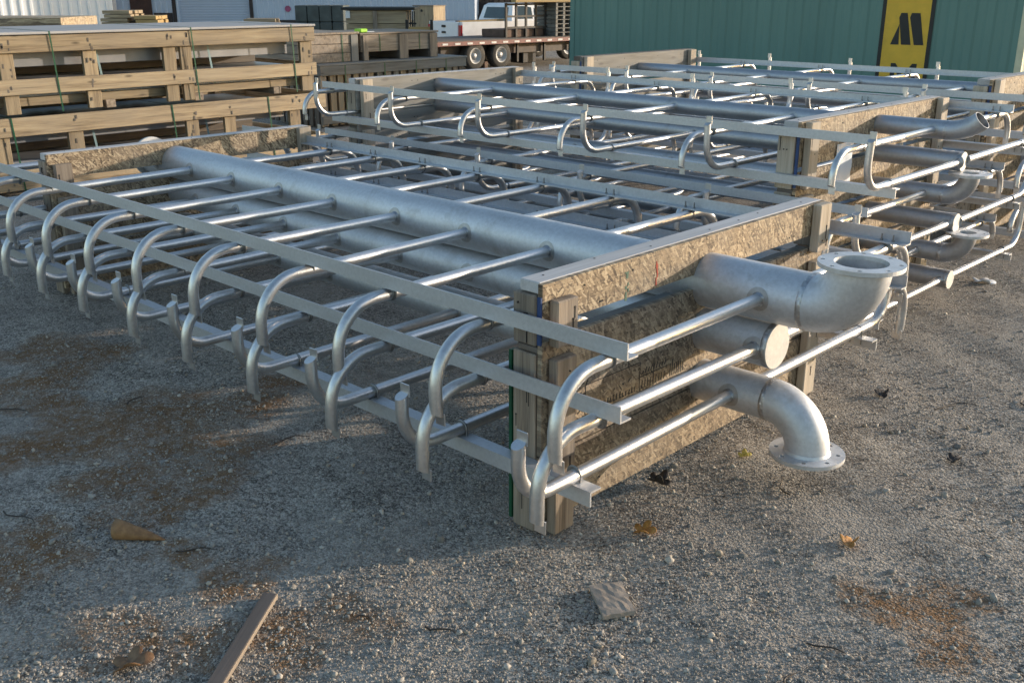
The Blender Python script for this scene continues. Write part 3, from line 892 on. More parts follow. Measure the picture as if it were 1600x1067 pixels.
# ------------------------------------------------------------------ grey slatted crate and the two boxes on it
def grey_crate():
    x, y0, y1, zt = -10.7, 7.72, 10.25, .77
    root = empty('weathered_crate', (x, (y0 + y1) / 2, 0)); cy = (y0 + y1) / 2
    tag(root, 'grey weathered crate with close upright slats, behind the pale crates', 'crate')
    m = MB(); m.box((-1.25, y0 - cy - .02, zt - .022), (.01, y1 - cy + .02, zt), .003); m.build('lid', M_woodgrey, root)
    m = MB(); m.box((-.03, y0 - cy, zt - .14), (.006, y1 - cy, zt - .025), .004); m.build('rail', M_woodgrey, root)
    m = MB(); m.box((-.03, y0 - cy, .03), (.006, y1 - cy, .13), .004); m.build('rail', M_woodgrey, root)
    m = MB(); m.box((-1.25, y0 - cy, zt - .14), (-.032, y0 - cy + .036, zt - .025), .004); m.build('end_rail', M_woodgrey, root)
    yy = y0 + .02; k = 0
    while yy < y1 - .1:
        w = random.uniform(.085, .1)
        m = MB(); m.box((-.07, yy - cy, .0), (-.033, yy + w - cy, zt - .03), .003)
        m.build('slat', random.choice([M_woodgrey, M_wood, M_wooddark, M_woodpale]), root); yy += w + random.uniform(.02, .06)
    for k in range(9):
        m = MB(); yb = random.uniform(.0, .03)
        m.box((-1.2 + k * .13, y0 - cy + .0, 0), (-1.12 + k * .13, y0 - cy + .03, zt - .15), .003); m.build('slat', M_wooddark, root)
    m = MB(); m.box((-1.2, y0 - cy + .1, .1), (-.12, y1 - cy - .05, zt - .06)); m.build('dark_fill', M_wooddark, root)  # dark box filling the crate behind the slats
    for ys in (8.1, 8.75, 9.3, 9.85):
        m = MB(); m.box((.0065, ys - cy, .02), (.0085, ys + .018 - cy, zt)); m.build('strap', M_green_strap, root)
grey_crate()

def plank_box():
    x, y0, y1 = -10.9, 7.55, 8.5; z0, z1 = .772, 1.14; cy = (y0 + y1) / 2
    root = empty('plank_box', (x, cy, z0))
    tag(root, 'closed brown plank box on the grey crate, left of the open ended one', 'box')
    for k in range(3):
        h = (z1 - z0 - .03) / 3
        m = MB(); m.box((-1.0, y0 - cy, k * h + .002), (0, y1 - cy, (k + 1) * h - .003), .004); m.build('plank', M_wood, root)
    m = MB(); m.box((-1.02, y0 - cy - .01, z1 - z0 - .027), (.02, y1 - cy + .01, z1 - z0), .004); m.build('lid', M_wood, root)
    m = MB(); m.box((.003, y1 - cy - .13, 0), (.02, y1 - cy - .02, z1 - z0 - .035), .003); m.build('batten', M_woodgrey, root)
    m = MB(); m.box((.004, .2, .0), (.006, .218, z1 - z0 - .03)); m.build('strap', M_green_strap, root)
plank_box()
def open_box():
    x, y0, y1 = -10.9, 8.54, 9.87; z0, z1 = .772, 1.12; cy = (y0 + y1) / 2; H = z1 - z0
    root = empty('open_box', (x, cy, z0))
    tag(root, 'brown timber box on the grey crate with dark gaps under its wide boards', 'box')
    m = MB(); m.box((-1.0, y0 - cy, H - .24), (0, y1 - cy, H - .025), .004); m.build('board', M_wood, root)
    m = MB(); m.box((-1.02, y0 - cy - .02, H - .022), (.02, y1 - cy + .03, H), .004); m.build('lid', M_wood, root)
    for ya, yb in ((y0 + .02, y0 + .1), (9.18, 9.33), (y1 - .14, y1)):
        m = MB(); m.box((.003, ya - cy, 0), (.03, yb - cy, H - .03), .004); m.build('post', M_wood, root)
        m = MB(); m.box((-.95, ya - cy, 0), (-.003, yb - cy, H - .245), .004); m.build('runner', M_wooddark, root)
    for ys in (8.85, 9.55):
        m = MB(); m.box((.003, ys - cy, H - .24), (.005, ys + .018 - cy, H - .02)); m.build('strap', M_green_strap, root)
open_box()
m = MB(); m.box((-.07, -.06, 0), (.07, .06, .045), .015); m.box((-.05, .06, 0), (.03, .2, .006), .002, 1)
o = m.build('marker_tag', [M_lime, M_paper]); o.location = (-11.0, 8.63, 1.125); tag(o, 'lime green marker tag lying on the brown timber boxes', 'tag')

# ------------------------------------------------------------------ background frame: u to the right, v away from the camera
def W(u, v, z=0.0): return Vector((RT[0] * u + FH[0] * v, RT[1] * u + FH[1] * v, z))
def gz(v): return -.0177 * max(0, v - 12)
AZ = math.atan2(RT[1], RT[0])

def bg(name, u, v, z=None, rz=0):
    return empty(name, W(u, v, gz(v) if z is None else z), AZ + rz)

# building -------------------------------------------------------------------
def corrugated(name, w, h, pitch, depth, mat, parent, loc=(0, 0, 0), horizontal=False):
    m = MB(); prof = []
    t = 0.0
    L = h if horizontal else w
    while t < L:
        for a, b in ((0, 0), (pitch * .62, 0), (pitch * .7, -depth), (pitch * .92, -depth)):
            if t + a <= L: prof.append((t + a, b))
        t += pitch
    prof.append((L, 0))
    vs = []; n = len(prof)
    for (a, b) in prof:
        vs += [(a, b, 0), (a, b, h)] if not horizontal else [(0, b, a), (w, b, a)]
    fs = [[2 * i, 2 * i + 2, 2 * i + 3, 2 * i + 1] for i in range(n - 1)]
    if horizontal: fs = [f[::-1] for f in fs]
    m.add(vs, fs)
    # back skin so it has thickness
    m.box((0, .02, 0), (w, .1, h))
    o = m.build(name, mat, parent); o.location = loc
    return o

def building():
    root = bg('warehouse', -13.6, 36)
    tag(root, 'long white ribbed metal warehouse tinted shade blue with a roller door and brown side door', 'building')
    H = 5.0
    m = MB(); m.box((-1.0, 3.1, 0), (-.9, 9.0, H)); m.build('return_wall', M_siding_shade, root)
    sh = bg('metal_shed', -13.6, 36, rz=R(36)); tag(sh, 'bright white ribbed metal shed at the top left, catching low sunlight', 'building')
    corrugated('siding', 16.0, H, .3, .035, M_siding, sh, (-16.0, 0, 0))
    m = MB(); m.box((-16.0, .101, 0), (-.05, 6.0, H - .02)); m.build('inner_wall', M_siding, sh)
    m = MB(); m.box((-.1, -.02, 0), (.02, .12, H), .004); m.build('corner_trim', M_siding, sh)
    m = MB(); m.box((-16.2, -.3, H), (.2, 6.2, H + .15)); m.build('roof', M_siding_shade, sh)
    def rec(u): return u + 13.6
    y = 3.0
    corrugated('siding', 2.25, H, .2, .03, M_siding_shade, root, (-.9, y, 0))
    corrugated('siding', 8.2, H, .2, .03, M_siding_shade, root, (rec(-9.55), y, 0))
    corrugated('roller_door', 2.72, 4.2, .09, .012, M_doorblue, root, (rec(-12.38), y + .06, 0), True)
    m = MB(); m.box((rec(-12.5), y - .06, 0), (rec(-12.38), y + .1, 4.3)); m.build('door_jamb', M_trim, root)
    m = MB(); m.box((rec(-9.66), y - .06, 0), (rec(-9.54), y + .1, 4.3)); m.build('door_jamb', M_trim, root)
    m = MB(); m.box((rec(-12.38), y - .06, 4.2), (rec(-9.66), y + .1, 4.3)); m.build('door_head', M_trim, root)
    m = MB(); m.box((rec(-12.38), y + .2, 4.3), (rec(-9.66), y + .3, H)); m.build('lintel_panel', M_siding_shade, root)
    d = MB(); d.box((rec(-14.05), y - .05, 0), (rec(-13.25), y - .032, 2.4), .004); dd = d.build('side_door', M_brown, root)
    d = MB(); d.tube([(rec(-13.36), y - .05, 1.0), (rec(-13.36), y - .1, 1.0)], .03, 10); d.build('handle', M_bolt, dd)
    d = MB(); d.box((rec(-9.5), y - .06, 0), (rec(-1.4), y - .034, 1.28 - .25)); d.build('base_trim', M_trim, root)
    d = MB(); d.box((rec(-13.2), y - .06, 0), (rec(-12.52), y - .034, 1.28)); d.build('base_trim', M_trim, root)
    d = MB(); d.tube([(rec(-8.25), y - .06, 1.42), (rec(-8.25), y - .035, 1.42)], .11, 20); d.build('round_notice', M_purple, root)
    r = MB(); r.box((-1.2, 2.6, H), (rec(-1.2), 14, H + .15)); r.build('roof', M_siding_shade, root)
    r = MB(); r.box((-.9, 13.8, 0), (rec(-1.35), 13.9, H)); r.box((rec(-1.45), 3.2, 0), (rec(-1.35), 13.8, H)); r.build('rear_wall', M_siding_shade, root)
building()

# lumber piles by the building
def lumber_pile(label, u, v, w, d, ztop, mat, nlay=10, rz=0, top=None):
    z0 = gz(v); root = bg('lumber_pile', u, v, rz=rz)
    tag(root, label, 'lumber pile', 'lumber piles by the warehouse')
    h = (ztop - z0) / nlay
    for k in range(nlay):
        m = MB(); n = max(2, int(d / .2))
        for i in range(n):
            jx = random.uniform(-.06, .06)
            m.box((-w / 2 + jx, -d / 2 + i * d / n + .006, k * h + .004), (w / 2 + jx, -d / 2 + (i + 1) * d / n - .006, (k + 1) * h - .012), .004)
        m.build('board_layer', (top if (top and k >= nlay - 2) else mat), root)
lumber_pile('tan lumber pile before the brown side door, stepped boards on top', -11.05, 30, .75, 1.2, 1.12, M_woodpale, 14)
lumber_pile('short lumber pile with an orange top board, left of the roller door', -10.25, 30, .62, 1.2, .98, M_wood, 12, top=M_yellowwood)
lumber_pile('low heap of tan boards right of the roller door', -6.15, 26, .75, 1.0, 1.0, M_woodpale, 13, .15)
# OSB sheets behind the left crates
M_edge = mat_osb('sunlit_speckled_edge', 1.45)  # tone raised so the colour itself holds warm sunlight
root = bg('strand_board_stack', -6.6, 14.2)
tag(root, 'stack of sunlight toned strand board sheets with speckled edge behind the left crates', 'board stack')
for k in range(10):
    m = MB(); z = k * .1356
    m.box((-1.6, -.6, z + .004), (.78, .6, z + .132), .004, grain='world'); m.build('sheet', M_edge, root)
# block pallets
def block_stack(label, u, v, w, d, ztop, nx, mat):
    root = bg('block_pallet', u, v); z0 = gz(v); tag(root, label, 'block pallet')
    H = ztop - z0
    m = MB(); m.box((-w / 2 - .03, -d / 2, 0), (w / 2 + .03, d / 2, .12), .01); m.build('pallet', M_wooddark, root)
    lv = max(2, int(H / .36)); hh = (H - .12) / lv
    for i in range(nx):
        m = MB()
        for k in range(lv):
            m.box((-w / 2 + i * w / nx + .008, -d / 2 + random.uniform(0, .02), .12 + k * hh + .004), (-w / 2 + (i + 1) * w / nx - .008, d / 2, .12 + (k + 1) * hh - .004), .012)
        m.build('block_column', mat, root)
block_stack('dark grey green blocks stacked on a pallet before the blue shaded siding', -4.3, 24, 1.1, .9, 1.33, 4, M_block)
root = bg('storage_tub', -5.25, 24.5); tag(root, 'low white tub between the tan boards and the dark blocks', 'tub')
m = MB(); m.box((-.25, -.3, 0), (.25, .3, 1.0), .02); m.build('body', M_paper, root)
m = MB(); m.box((-.27, -.32, 1.0), (.27, .32, 1.06), .01); m.build('lid', M_doorblue, root)
# crate with dark lid
root = bg('lidded_crate', -2.45, 20); tag(root, 'tan timber crate with a thin black lid and a rusty patch, behind the boxes', 'crate')
H = 1.3 - gz(20)
for k in range(6):
    m = MB(); m.box((-.62, -.5, k * H / 6 + .004), (.5, .5, (k + 1) * H / 6 - .006), .005); m.build('plank', M_woodpale, root)
m = MB(); m.box((-.7, -.55, H), (.66, .55, H + .05), .005); m.build('lid', M_dark, root)
m = MB(); m.box((-.12, -.53, 0), (-.04, -.502, H - .01), .003); m.build('batten', M_wood, root)
m = MB(); m.box((-.62, -.52, H - .14), (-.54, -.503, H - .01)); m.build('tag', M_paper, root)
for k in range(4):
    m = MB(); m.box((.52 + k * .04, -.5, 0), (.54 + k * .04, -.46, H - .02)); m.box((.5, -.5, .2 + k * .33), (.68, -.47, .23 + k * .33)); m.build('grille_bar', M_dark, root)
root = bg('plywood_box', -2.62, 33.5, rz=-.5); tag(root, 'tall plain plywood box behind the tailgate of the white pickup', 'box')
H = 1.2 - gz(33.5)
m = MB(); m.box((-.38, -.35, 0), (.38, .35, H - .03), .006); m.build('body', M_woodpale, root)
m = MB(); m.box((-.4, -.37, H - .027), (.4, .37, H), .004); m.build('lid', M_wood, root)
m = MB(); m.tube([(-.06, -.351, H - .16), (-.06, -.36, H - .16)], .04, 10); m.build('hand_hole', M_dark, root)
root = bg('barrier_rack', -1.66, 18.8); tag(root, 'small yellow slatted rack between the black lidded crate and the pickup', 'rack')
for k in range(8):
    m = MB(); m.box((-.22, -.03, .12 + .14 * k), (.22, .03, .17 + .14 * k), .003); m.build('slat', M_yellowwood, root)
for sx in (-.24, .2):
    m = MB(); m.box((sx, -.05, 0), (sx + .05, .05, 1.27), .004); m.build('post', M_dark, root)

# container --------------------------------------------------------------------
def container():
    A = Vector((-13.143, 15.361, 0)); ang = R(8.857)
    root = empty('shipping_container', A, ang)
    tag(root, 'green corrugated shipping container with a yellow and black logo band', 'container')
    Lc, Dp, Hc = 7.98, 2.2, 2.35
    m = MB(); prof = []; t = .1; pitch = .27; dp = .018
    while t < Lc - .1:
        prof += [(t, 0), (t + .1, 0), (t + .135, dp), (t + .235, dp)]; t += pitch
    prof = [p for p in prof if p[0] <= Lc - .1] + [(Lc - .1, 0)]
    vs = []
    for a, b in prof: vs += [(a, b + .012, .12), (a, b + .012, Hc - .1)]
    m.add(vs, [[2 * i, 2 * i + 2, 2 * i + 3, 2 * i + 1] for i in range(len(prof) - 1)])
    m.box((.1, .05, .12), (Lc - .1, .09, Hc - .1)); m.build('side_wall', M_container, root)
    m = MB(); m.box((.1, .0, 0), (Lc - .1, .12, .12), .006); m.build('bottom_rail', M_container, root)
    m = MB(); m.box((.1, .0, Hc - .1), (Lc - .1, .12, Hc), .006); m.build('top_rail', M_container, root)
    for xx in (0, Lc - .1):
        m = MB(); m.box((xx, -.004, 0), (xx + .1, .14, Hc), .006); m.build('corner_post', M_container if xx == 0 else M_cream, root)
    m = MB(); m.box((.0, .141, .0), (.04, Dp, Hc)); m.box((Lc - .04, .141, .0), (Lc, Dp, Hc)); m.box((.041, Dp - .04, 0), (Lc - .041, Dp, Hc)); m.build('end_walls', M_container, root)
    m = MB(); m.box((.041, .121, Hc - .03), (Lc - .041, Dp - .041, Hc)); m.build('roof', M_container, root)
    m = MB(); m.box((-.03, .0, 1.0), (-.005, .03, 1.12), .004); m.build('hinge', M_dark, root)
    # logo band
    s = MB(); s.box((5.9, -.008, .1), (6.58, -.001, 2.3)); s.build('logo_band', M_yellow, root)
    s = MB(); s.box((5.84, -.009, .1), (5.899, -.0005, 2.3)); s.build('band_border', M_black, root)
    s = MB(); s.box((6.581, -.009, .1), (6.64, -.0005, 2.3)); s.build('band_border', M_black, root)
    def poly(mb, pts, y0=-.0125, y1=-.0085):
        n = len(pts)
        mb.add([(a, y0, b) for a, b in pts] + [(a, y1, b) for a, b in pts], [list(range(n)), list(range(n, 2 * n))[::-1]] + [[i + n, (i + 1) % n + n, (i + 1) % n, i] for i in range(n)])
    s = MB()
    poly(s, [(6.022, .83), (6.151, .83), (6.13, 1.14)])
    poly(s, [(6.19, .83), (6.337, .83), (6.235, 1.31), (6.14, 1.31), (6.115, 1.24)][::1])
    poly(s, [(6.386, .83), (6.531, .83), (6.43, 1.31), (6.30, 1.31), (6.28, 1.24)])
    s.build('logo', M_black, root)
    s = MB()
    poly(s, [(6.07, .25), (6.14, .25), (6.14, .545), (6.07, .545)]); poly(s, [(6.40, .25), (6.47, .25), (6.47, .545), (6.40, .545)])
    poly(s, [(6.141, .545), (6.141, .435), (6.27, .25), (6.27, .36)]); poly(s, [(6.271, .36), (6.271, .25), (6.399, .435), (6.399, .545)])
    s.build('lettering', M_black, root)
container()

# trailer ------------------------------------------------------------------------
def wheel(parent, loc, r, w, axis_side=-1, dual=False):
    root = None
    t = MB(); n = 36
    prof = [(.58, -w / 2), (.86, -w / 2), (.97, -w * .42), (1.0, -w * .28), (1.0, w * .28), (.97, w * .42), (.86, w / 2), (.58, w / 2)]
    vs = []
    for i in range(n):
        a = 2 * PI * i / n
        for (rr, yy) in prof: vs.append((r * rr * math.cos(a), yy, r * rr * math.sin(a)))
    k = len(prof)
    fs = [[i * k + j, i * k + j + 1, ((i + 1) % n) * k + j + 1, ((i + 1) % n) * k + j] for i in range(n) for j in range(k - 1)]
    t.add(vs, fs, 0, None, True)
    for i in range(n):
        a = 2 * PI * (i + .5) / n
        M = Matrix.Translation((r * 1.0 * math.cos(a), 0, r * 1.0 * math.sin(a))) @ Matrix.Rotation(-a, 4, 'Y')
        t.box((-.004, -w * .36, -.012), (.007, w * .36, .012), 0, 0, M)
    wh = t.build('wheel', M_rubber, parent, loc)
    h = MB()
    prof = [(.6, -w * .46), (.56, -w * .5), (.5, -w * .36), (.34, -w * .3), (.3, -w * .05), (.22, -w * .05), (.2, -w * .34), (.0, -w * .36)]
    vs = []
    for i in range(n):
        a = 2 * PI * i / n
        for (rr, yy) in prof: vs.append((r * rr * math.cos(a), yy, r * rr * math.sin(a)))
    k = len(prof)
    fs = [[i * k + j, i * k + j + 1, ((i + 1) % n) * k + j + 1, ((i + 1) % n) * k + j] for i in range(n) for j in range(k - 1)]
    h.add(vs, fs, 0, None, True)
    for i in range(8):
        a = 2 * PI * i / 8
        h.tube([(r * .26 * math.cos(a), -w * .1, r * .26 * math.sin(a)), (r * .26 * math.cos(a), -w * .02, r * .26 * math.sin(a))], r * .03, 6)
    h.tube([(0, w * .3, 0), (0, w * .32, 0)], r * .6, n)
    h.build('rim', M_rim, wh)
    return wh

def trailer():
    v = 26.2; z0 = gz(v)
    TZ = .75
    root = bg('flatbed_trailer', -.9, v, rz=TZ)
    def dk(lx, ly): return (-.9 + lx * math.cos(TZ) - ly * math.sin(TZ), v + lx * math.sin(TZ) + ly * math.cos(TZ))
    tag(root, 'low flatbed trailer with red and white edge tape and two wheels in view', 'trailer')
    Ld = 6.4; zt = .70
    m = MB(); m.box((-1.3, .0, zt - .1), (5.1, 2.1, zt - .02), .006); m.build('deck_frame', M_trailer, root)
    for k in range(8):
        m = MB(); m.box((-1.28, .02 + k * .26, zt - .018), (5.08, .25 + k * .26, zt + .02), .004); m.build('deck_board', M_wooddark, root)
    m = MB(); m.box((-1.3, -.02, zt - .1), (5.1, -.003, zt + .0), .003); m.build('side_rail', M_redtape, root)
    for k in range(16):
        m = MB(); m.box((-1.1 + k * .4, -.026, zt - .075), (-.93 + k * .4, -.0205, zt - .03)); m.build('reflector', M_whitetape, root)
    m = MB(); m.box((-.9, .3, .34), (5.0, .45, zt - .105)); m.box((-.9, 1.6, .34), (5.0, 1.75, zt - .105)); m.build('chassis_beam', M_trailer, root)
    for xx in (.02, .9):
        wheel(root, (xx, .16, .335), .335, .24)
        wheel(root, (xx, 1.95, .335), .335, .24)
        m = MB(); m.tube([(xx, .25, .335), (xx, 1.9, .335)], .05, 10); m.build('axle', M_dark, root)
    m = MB(); m.box((.34, .08, .0), (.48, .34, .18), .02); m.build('wheel_chock', M_rust, root)
    for xx in (1.6, 2.6, 3.6):
        m = MB(); m.box((xx, .2, .12), (xx + .06, .26, zt - .1)); m.build('landing_leg', M_dark, root)
    m = MB(); m.box((2.0, .4, .05), (2.5, .9, .5), .02); m.build('tool_box', M_dark, root)
    # stake rack and pallets carried by the deck are things of their own
    rk = bg('stake_rack', *dk(2.2, .5), z0 + zt + .022, TZ); tag(rk, 'black steel stake rack standing on the trailer deck', 'rack')
    for k in range(5):
        m = MB(); m.box((-.75 + k * .36, -.025, 0), (-.69 + k * .36, .02, .86)); m.build('stake', M_dark, rk)
    for z in (.22, .5, .8):
        m = MB(); m.box((-.77, -.045, z), (.76, -.027, z + .05)); m.build('rail', M_dark, rk)
    m = MB(); m.box((-.78, .03, 0), (.76, .9, .2), .01); m.build('tray', M_rust, rk)
    bm_ = bg('timber_beams', *dk(2.5, .9), z0 + zt + .022 + .875, TZ); tag(bm_, 'rusty yellow timber beams lying across the top of the stake rack', 'beams')
    for k in range(4):
        m = MB(); m.box((-1.0, -.75 + k * .22, 0), (1.5, -.56 + k * .22, .16), .006); m.build('beam', M_yellowwood if k < 1 else M_rust, bm_)
    pl = bg('pallet_stack', *dk(3.35, .6), z0 + zt + .022, TZ); tag(pl, 'stack of grey wooden pallets on the trailer beside the stake rack', 'pallets')
    for k in range(8):
        m = MB()
        for j in range(5): m.box((-.32, -.4 + j * .17, k * .11 + .085), (.32, -.27 + j * .17, k * .11 + .103), .002)
        for sx in (-.32, -.04, .24): m.box((sx, -.4, k * .11 + .002), (sx + .08, .41, k * .11 + .083), .003)
        m.build('pallet', M_woodgrey, pl)
    en = bg('engine_block', *dk(4.1, .6), z0 + zt + .022, TZ); tag(en, 'dark machine block on the trailer next to the green container', 'machine')
    m = MB(); m.box((-.35, -.4, 0), (.35, .4, .55), .05); m.build('housing', M_dark, en)
    m = MB(); m.tube([(-.1, 0, .55), (-.1, 0, .8)], .12, 14); m.build('cylinder_head', M_dark, en)
    m = MB(); m.tube([(.2, .1, .55), (.2, .1, .72)], .07, 12); m.build('filler_neck', M_dark, en)
    m = MB(); m.tube([(.1, -.41, .1), (.1, -.47, .1)], .1, 16); m.build('pulley', M_rim, en)
trailer()

# pickup ---------------------------------------------------------------------------
def pickup():
    v = 29.6; s = .83
    P = W(-1.9, v, gz(v)); root = empty('pickup_truck', P, R(82)); root.scale = (s, s, s)
    tag(root, 'white pickup truck seen from behind, parked beyond the trailer', 'pickup')
    # local: x forward, y left, z up. rear at x=0
    Wd = .98
    def extr(m, prof, y0, y1, mi=0):
        n = len(prof)
        m.add([(a, y0, b) for a, b in prof] + [(a, y1, b) for a, b in prof], [list(range(n)), list(range(n, 2 * n))[::-1]] + [[i, i + n, (i + 1) % n + n, (i + 1) % n] for i in range(n)], mi)
    def wellarc(cx, r=.47, zc=.4, n=8): return [(cx - r * math.cos(PI * i / n), zc + r * math.sin(PI * i / n)) for i in range(n + 1)]
    side = [(.05, .55)] + [(x, max(z, .5)) for x, z in wellarc(1.25)] + [(x, max(z, .5)) for x, z in wellarc(4.75)] + [(5.75, .5), (5.8, .95), (5.6, 1.2), (4.2, 1.32), (2.2, 1.36), (.05, 1.36)]
    m = MB()
    for y0, y1 in ((-Wd, -Wd + .14), (Wd - .14, Wd)): extr(m, side, y0, y1)
    m.box((4.2, -Wd + .141, 1.12), (5.55, Wd - .141, 1.26), .04); m.box((5.6, -Wd + .141, .55), (5.78, Wd - .141, 1.15), .03)
    m.box((2.0, -Wd + .141, .55), (2.1, Wd - .141, 1.34)); m.box((.1, -Wd + .141, .75), (2.0, Wd - .141, .8)); m.box((2.101, -Wd + .141, .5), (5.5, Wd - .141, .56))
    m.build('body', M_white, root)
    t = MB(); t.box((-.03, -Wd + .16, .72), (.05, Wd - .16, 1.36), .02); tg = t.build('tailgate', M_white, root)
    t = MB(); t.box((-.045, -.12, 1.17), (-.031, .12, 1.25), .006); t.box((-.045, -.12, .98), (-.031, .12, 1.05), .006); t.build('handle', M_dark, tg)
    for sy in (-1, 1):
        t = MB(); t.box((-.02, sy * (Wd - .075) - .08, .82), (.049, sy * (Wd - .075) + .085, 1.26), .015); t.build('tail_light', M_red, root)
    t = MB(); t.box((-.2, -Wd + .05, .5), (.04, Wd - .05, .68), .03); t.build('bumper', M_rim, root)
    c = MB()
    cab = [(2.15, 1.362), (2.3, 1.85), (2.5, 1.93), (3.7, 1.93), (3.95, 1.86), (4.5, 1.335)]
    n = len(cab); a = [(x, -Wd + .02 + (0.0 if z < 1.5 else .14), z) for x, z in cab]; b = [(x, -y, z) for x, y, z in a]
    c.add(a + b, [list(range(n)), list(range(n, 2 * n))[::-1]] + [[i, i + n, (i + 1) % n + n, (i + 1) % n] for i in range(n)])
    c.build('cab', M_white, root)
    g = MB()
    def pane(pts): g.add(pts, [list(range(len(pts)))])
    for sy in (-1, 1):
        def q(x, z):
            y = Wd - .02 - .14 * min(1, max(0, (z - 1.362) / .488))
            return (x, sy * (y + .006), z)
        for poly in ([(2.42, 1.42), (3.1, 1.42), (3.1, 1.84), (2.52, 1.84)], [(3.2, 1.42), (4.2, 1.42), (3.8, 1.82), (3.2, 1.84)]):
            p = [q(*k) for k in poly]; pane(p if sy < 0 else p[::-1])
    pane([(2.16, .68, 1.43), (2.16, -.68, 1.43), (2.275, -.62, 1.8), (2.275, .62, 1.8)])
    pane([(4.47, -.7, 1.4), (4.47, .7, 1.4), (4.02, .66, 1.83), (4.02, -.66, 1.83)])
    g.build('window', M_glass, root)
    for xx in (1.25, 4.75):
        for sy in (-1, 1): wheel(root, (xx, sy * (Wd - .14), .4), .4, .26)
    t = MB(); t.box((3.95, -Wd - .2, 1.4), (4.1, -Wd + .0, 1.65), .03); t.build('mirror', M_dark, root)
    for k in range(2):
        t = MB(); t.beam((.2, -.6 + .2 * k, 1.365), (2.0, -.7 + .2 * k, 1.4), .1, .05, .004); t.build('bed_rail', M_yellowwood if k == 0 else M_rust, root)
pickup()

# heap and trees far behind ---------------------------------------------------------
def heap():
    m = MB(); n = 60; k = 16; vs = []
    from mathutils import noise
    for j in range(k + 1):
        for i in range(n):
            a = 2 * PI * i / n; q = j / k
            r = (1 - q)
            z = 5.2 * (1 - (1 - q) ** 1.5) 
            p = Vector((10.5 * r * math.cos(a), 5.5 * r * math.sin(a), z))
            d = noise.fractal(p * .8, 1.0, 2.0, 5) * .55
            vs.append((p.x * (1 + .08 * d), p.y * (1 + .08 * d), max(-.1, p.z + d * (1 if j else 0))))
    fs = [[j * n + i, j * n + (i + 1) % n, (j + 1) * n + (i + 1) % n, (j + 1) * n + i] for j in range(k) for i in range(n)]
    m.add(vs, fs, 0, None, True)
    t = NT('bark_mulch'); t.set(Roughness=.95)
    c = t.coord('Object'); a = t.vor(c, 6); s_ = t.node('ShaderNodeSeparateColor'); t.l(a, s_.inputs[0])
    f = t.math('ADD', t.math('MULTIPLY', s_.outputs[0], .6), t.math('MULTIPLY', t.noise(c, 3, 6), .5))
    t.color(t.ramp(f, [(.25, (.012, .009, .008)), (.6, (.045, .032, .028)), (.9, (.11, .08, .065))])); t.bump(f, 1, .2)
    o = m.build('mulch_heap', t.m); o.location = W(3.2, 46, gz(46) - .05); o.rotation_euler = (0, 0, AZ)
    tag(o, 'big dark brown mulch heap behind the pickup and trailer', 'heap')
heap()

# ------------------------------------------------------------------ small things on the gravel
def zg(x, y): return float(ground_z(x, y))
def leaf(label, x, y, size, mat, rz, curl=.35, lobes=5, group=None):
    n = 40; vs = [(0, 0, 0)]
    for ring_ in (.5, 1.0):
        for i in range(n):
            a = 2 * PI * i / n
            r = size * (.55 + .45 * abs(math.cos(a * lobes / 2)) ** .7) * (1 + .15 * math.cos(a)) * ring_
            px, py = r * math.cos(a), r * math.sin(a) * .85
            vs.append((px, py, curl * (py * py) / size * 1.6 + .12 * size * math.sin(3 * a) * ring_ + .15 * curl * abs(px)))
    fs = [[0, 1 + i, 1 + (i + 1) % n] for i in range(n)]
    fs += [[1 + i, 1 + n + i, 1 + n + (i + 1) % n, 1 + (i + 1) % n] for i in range(n)]
    m = MB(); m.add(vs, fs, 0, None, True)
    o = m.build('fallen_leaf', mat, None, (x, y, zg(x, y) + .008)); o.rotation_euler = (random.uniform(-.15, .15), random.uniform(-.2, .2), rz)
    md = o.modifiers.new('thick', 'SOLIDIFY'); md.thickness = .0012
    tag(o, label, 'leaf', group)
leaf('orange dry leaf on the gravel in front of the near corner post', -1.672, 2.363, .04, M_leaf_orange, .4, .5)
leaf('small orange leaf at the right of the foreground gravel', -1.153, 2.738, .033, M_leaf_orange, 2.0, .6)
leaf('large brown lobed leaf at the bottom left edge of the picture', -2.215, 0.89, .055, M_leaf_brown, 1.0, .4)
leaf('yellow leaf on the gravel beside the lower strand board of the near end frame', -1.72, 3.05, .026, M_leaf_yellow, .8, .7)
leaf('black rotten leaf at the foot of the near end frame', -1.845, 2.68, .045, M_leaf_dark, .3, .8)
leaf('dark leaf on the gravel at the far right of the down turned elbow', -1.148, 3.576, .03, M_leaf_dark, 1.3, .6)
leaf('white flake lying on the gravel right of the middle stack', -1.976, 6.15, .07, M_paper, .5, .2)
leaf('small dark brown leaf on the gravel behind the down turned elbow', -1.62, 4.0, .035, M_leaf_dark, 2.2, .5)
# rolled leaf
m = MB(); n = 12; vs = []
for j in range(9):
    q = j / 8; r = .032 * (1 - q) ** .8 + .002
    for i in range(n + 1):
        a = -.4 + (2 * PI - 1.6) * i / n
        vs.append((q * .16, r * math.cos(a), r * math.sin(a) + r * .8))
m.add(vs, [[j * (n + 1) + i, j * (n + 1) + i + 1, (j + 1) * (n + 1) + i + 1, (j + 1) * (n + 1) + i] for j in range(8) for i in range(n)], 0, None, True)
o = m.build('rolled_leaf', mat_leaf('rolled_tan_leaf', (.2, .1, .04), (.36, .2, .085)), None, (-2.86, 1.17, zg(-2.8, 1.2) + .002)); o.rotation_euler = (0, 0, .62)
o.modifiers.new('thick', 'SOLIDIFY').thickness = .0015
tag(o, 'rolled up tan leaf shaped like a cone on the dusty ground', 'leaf')
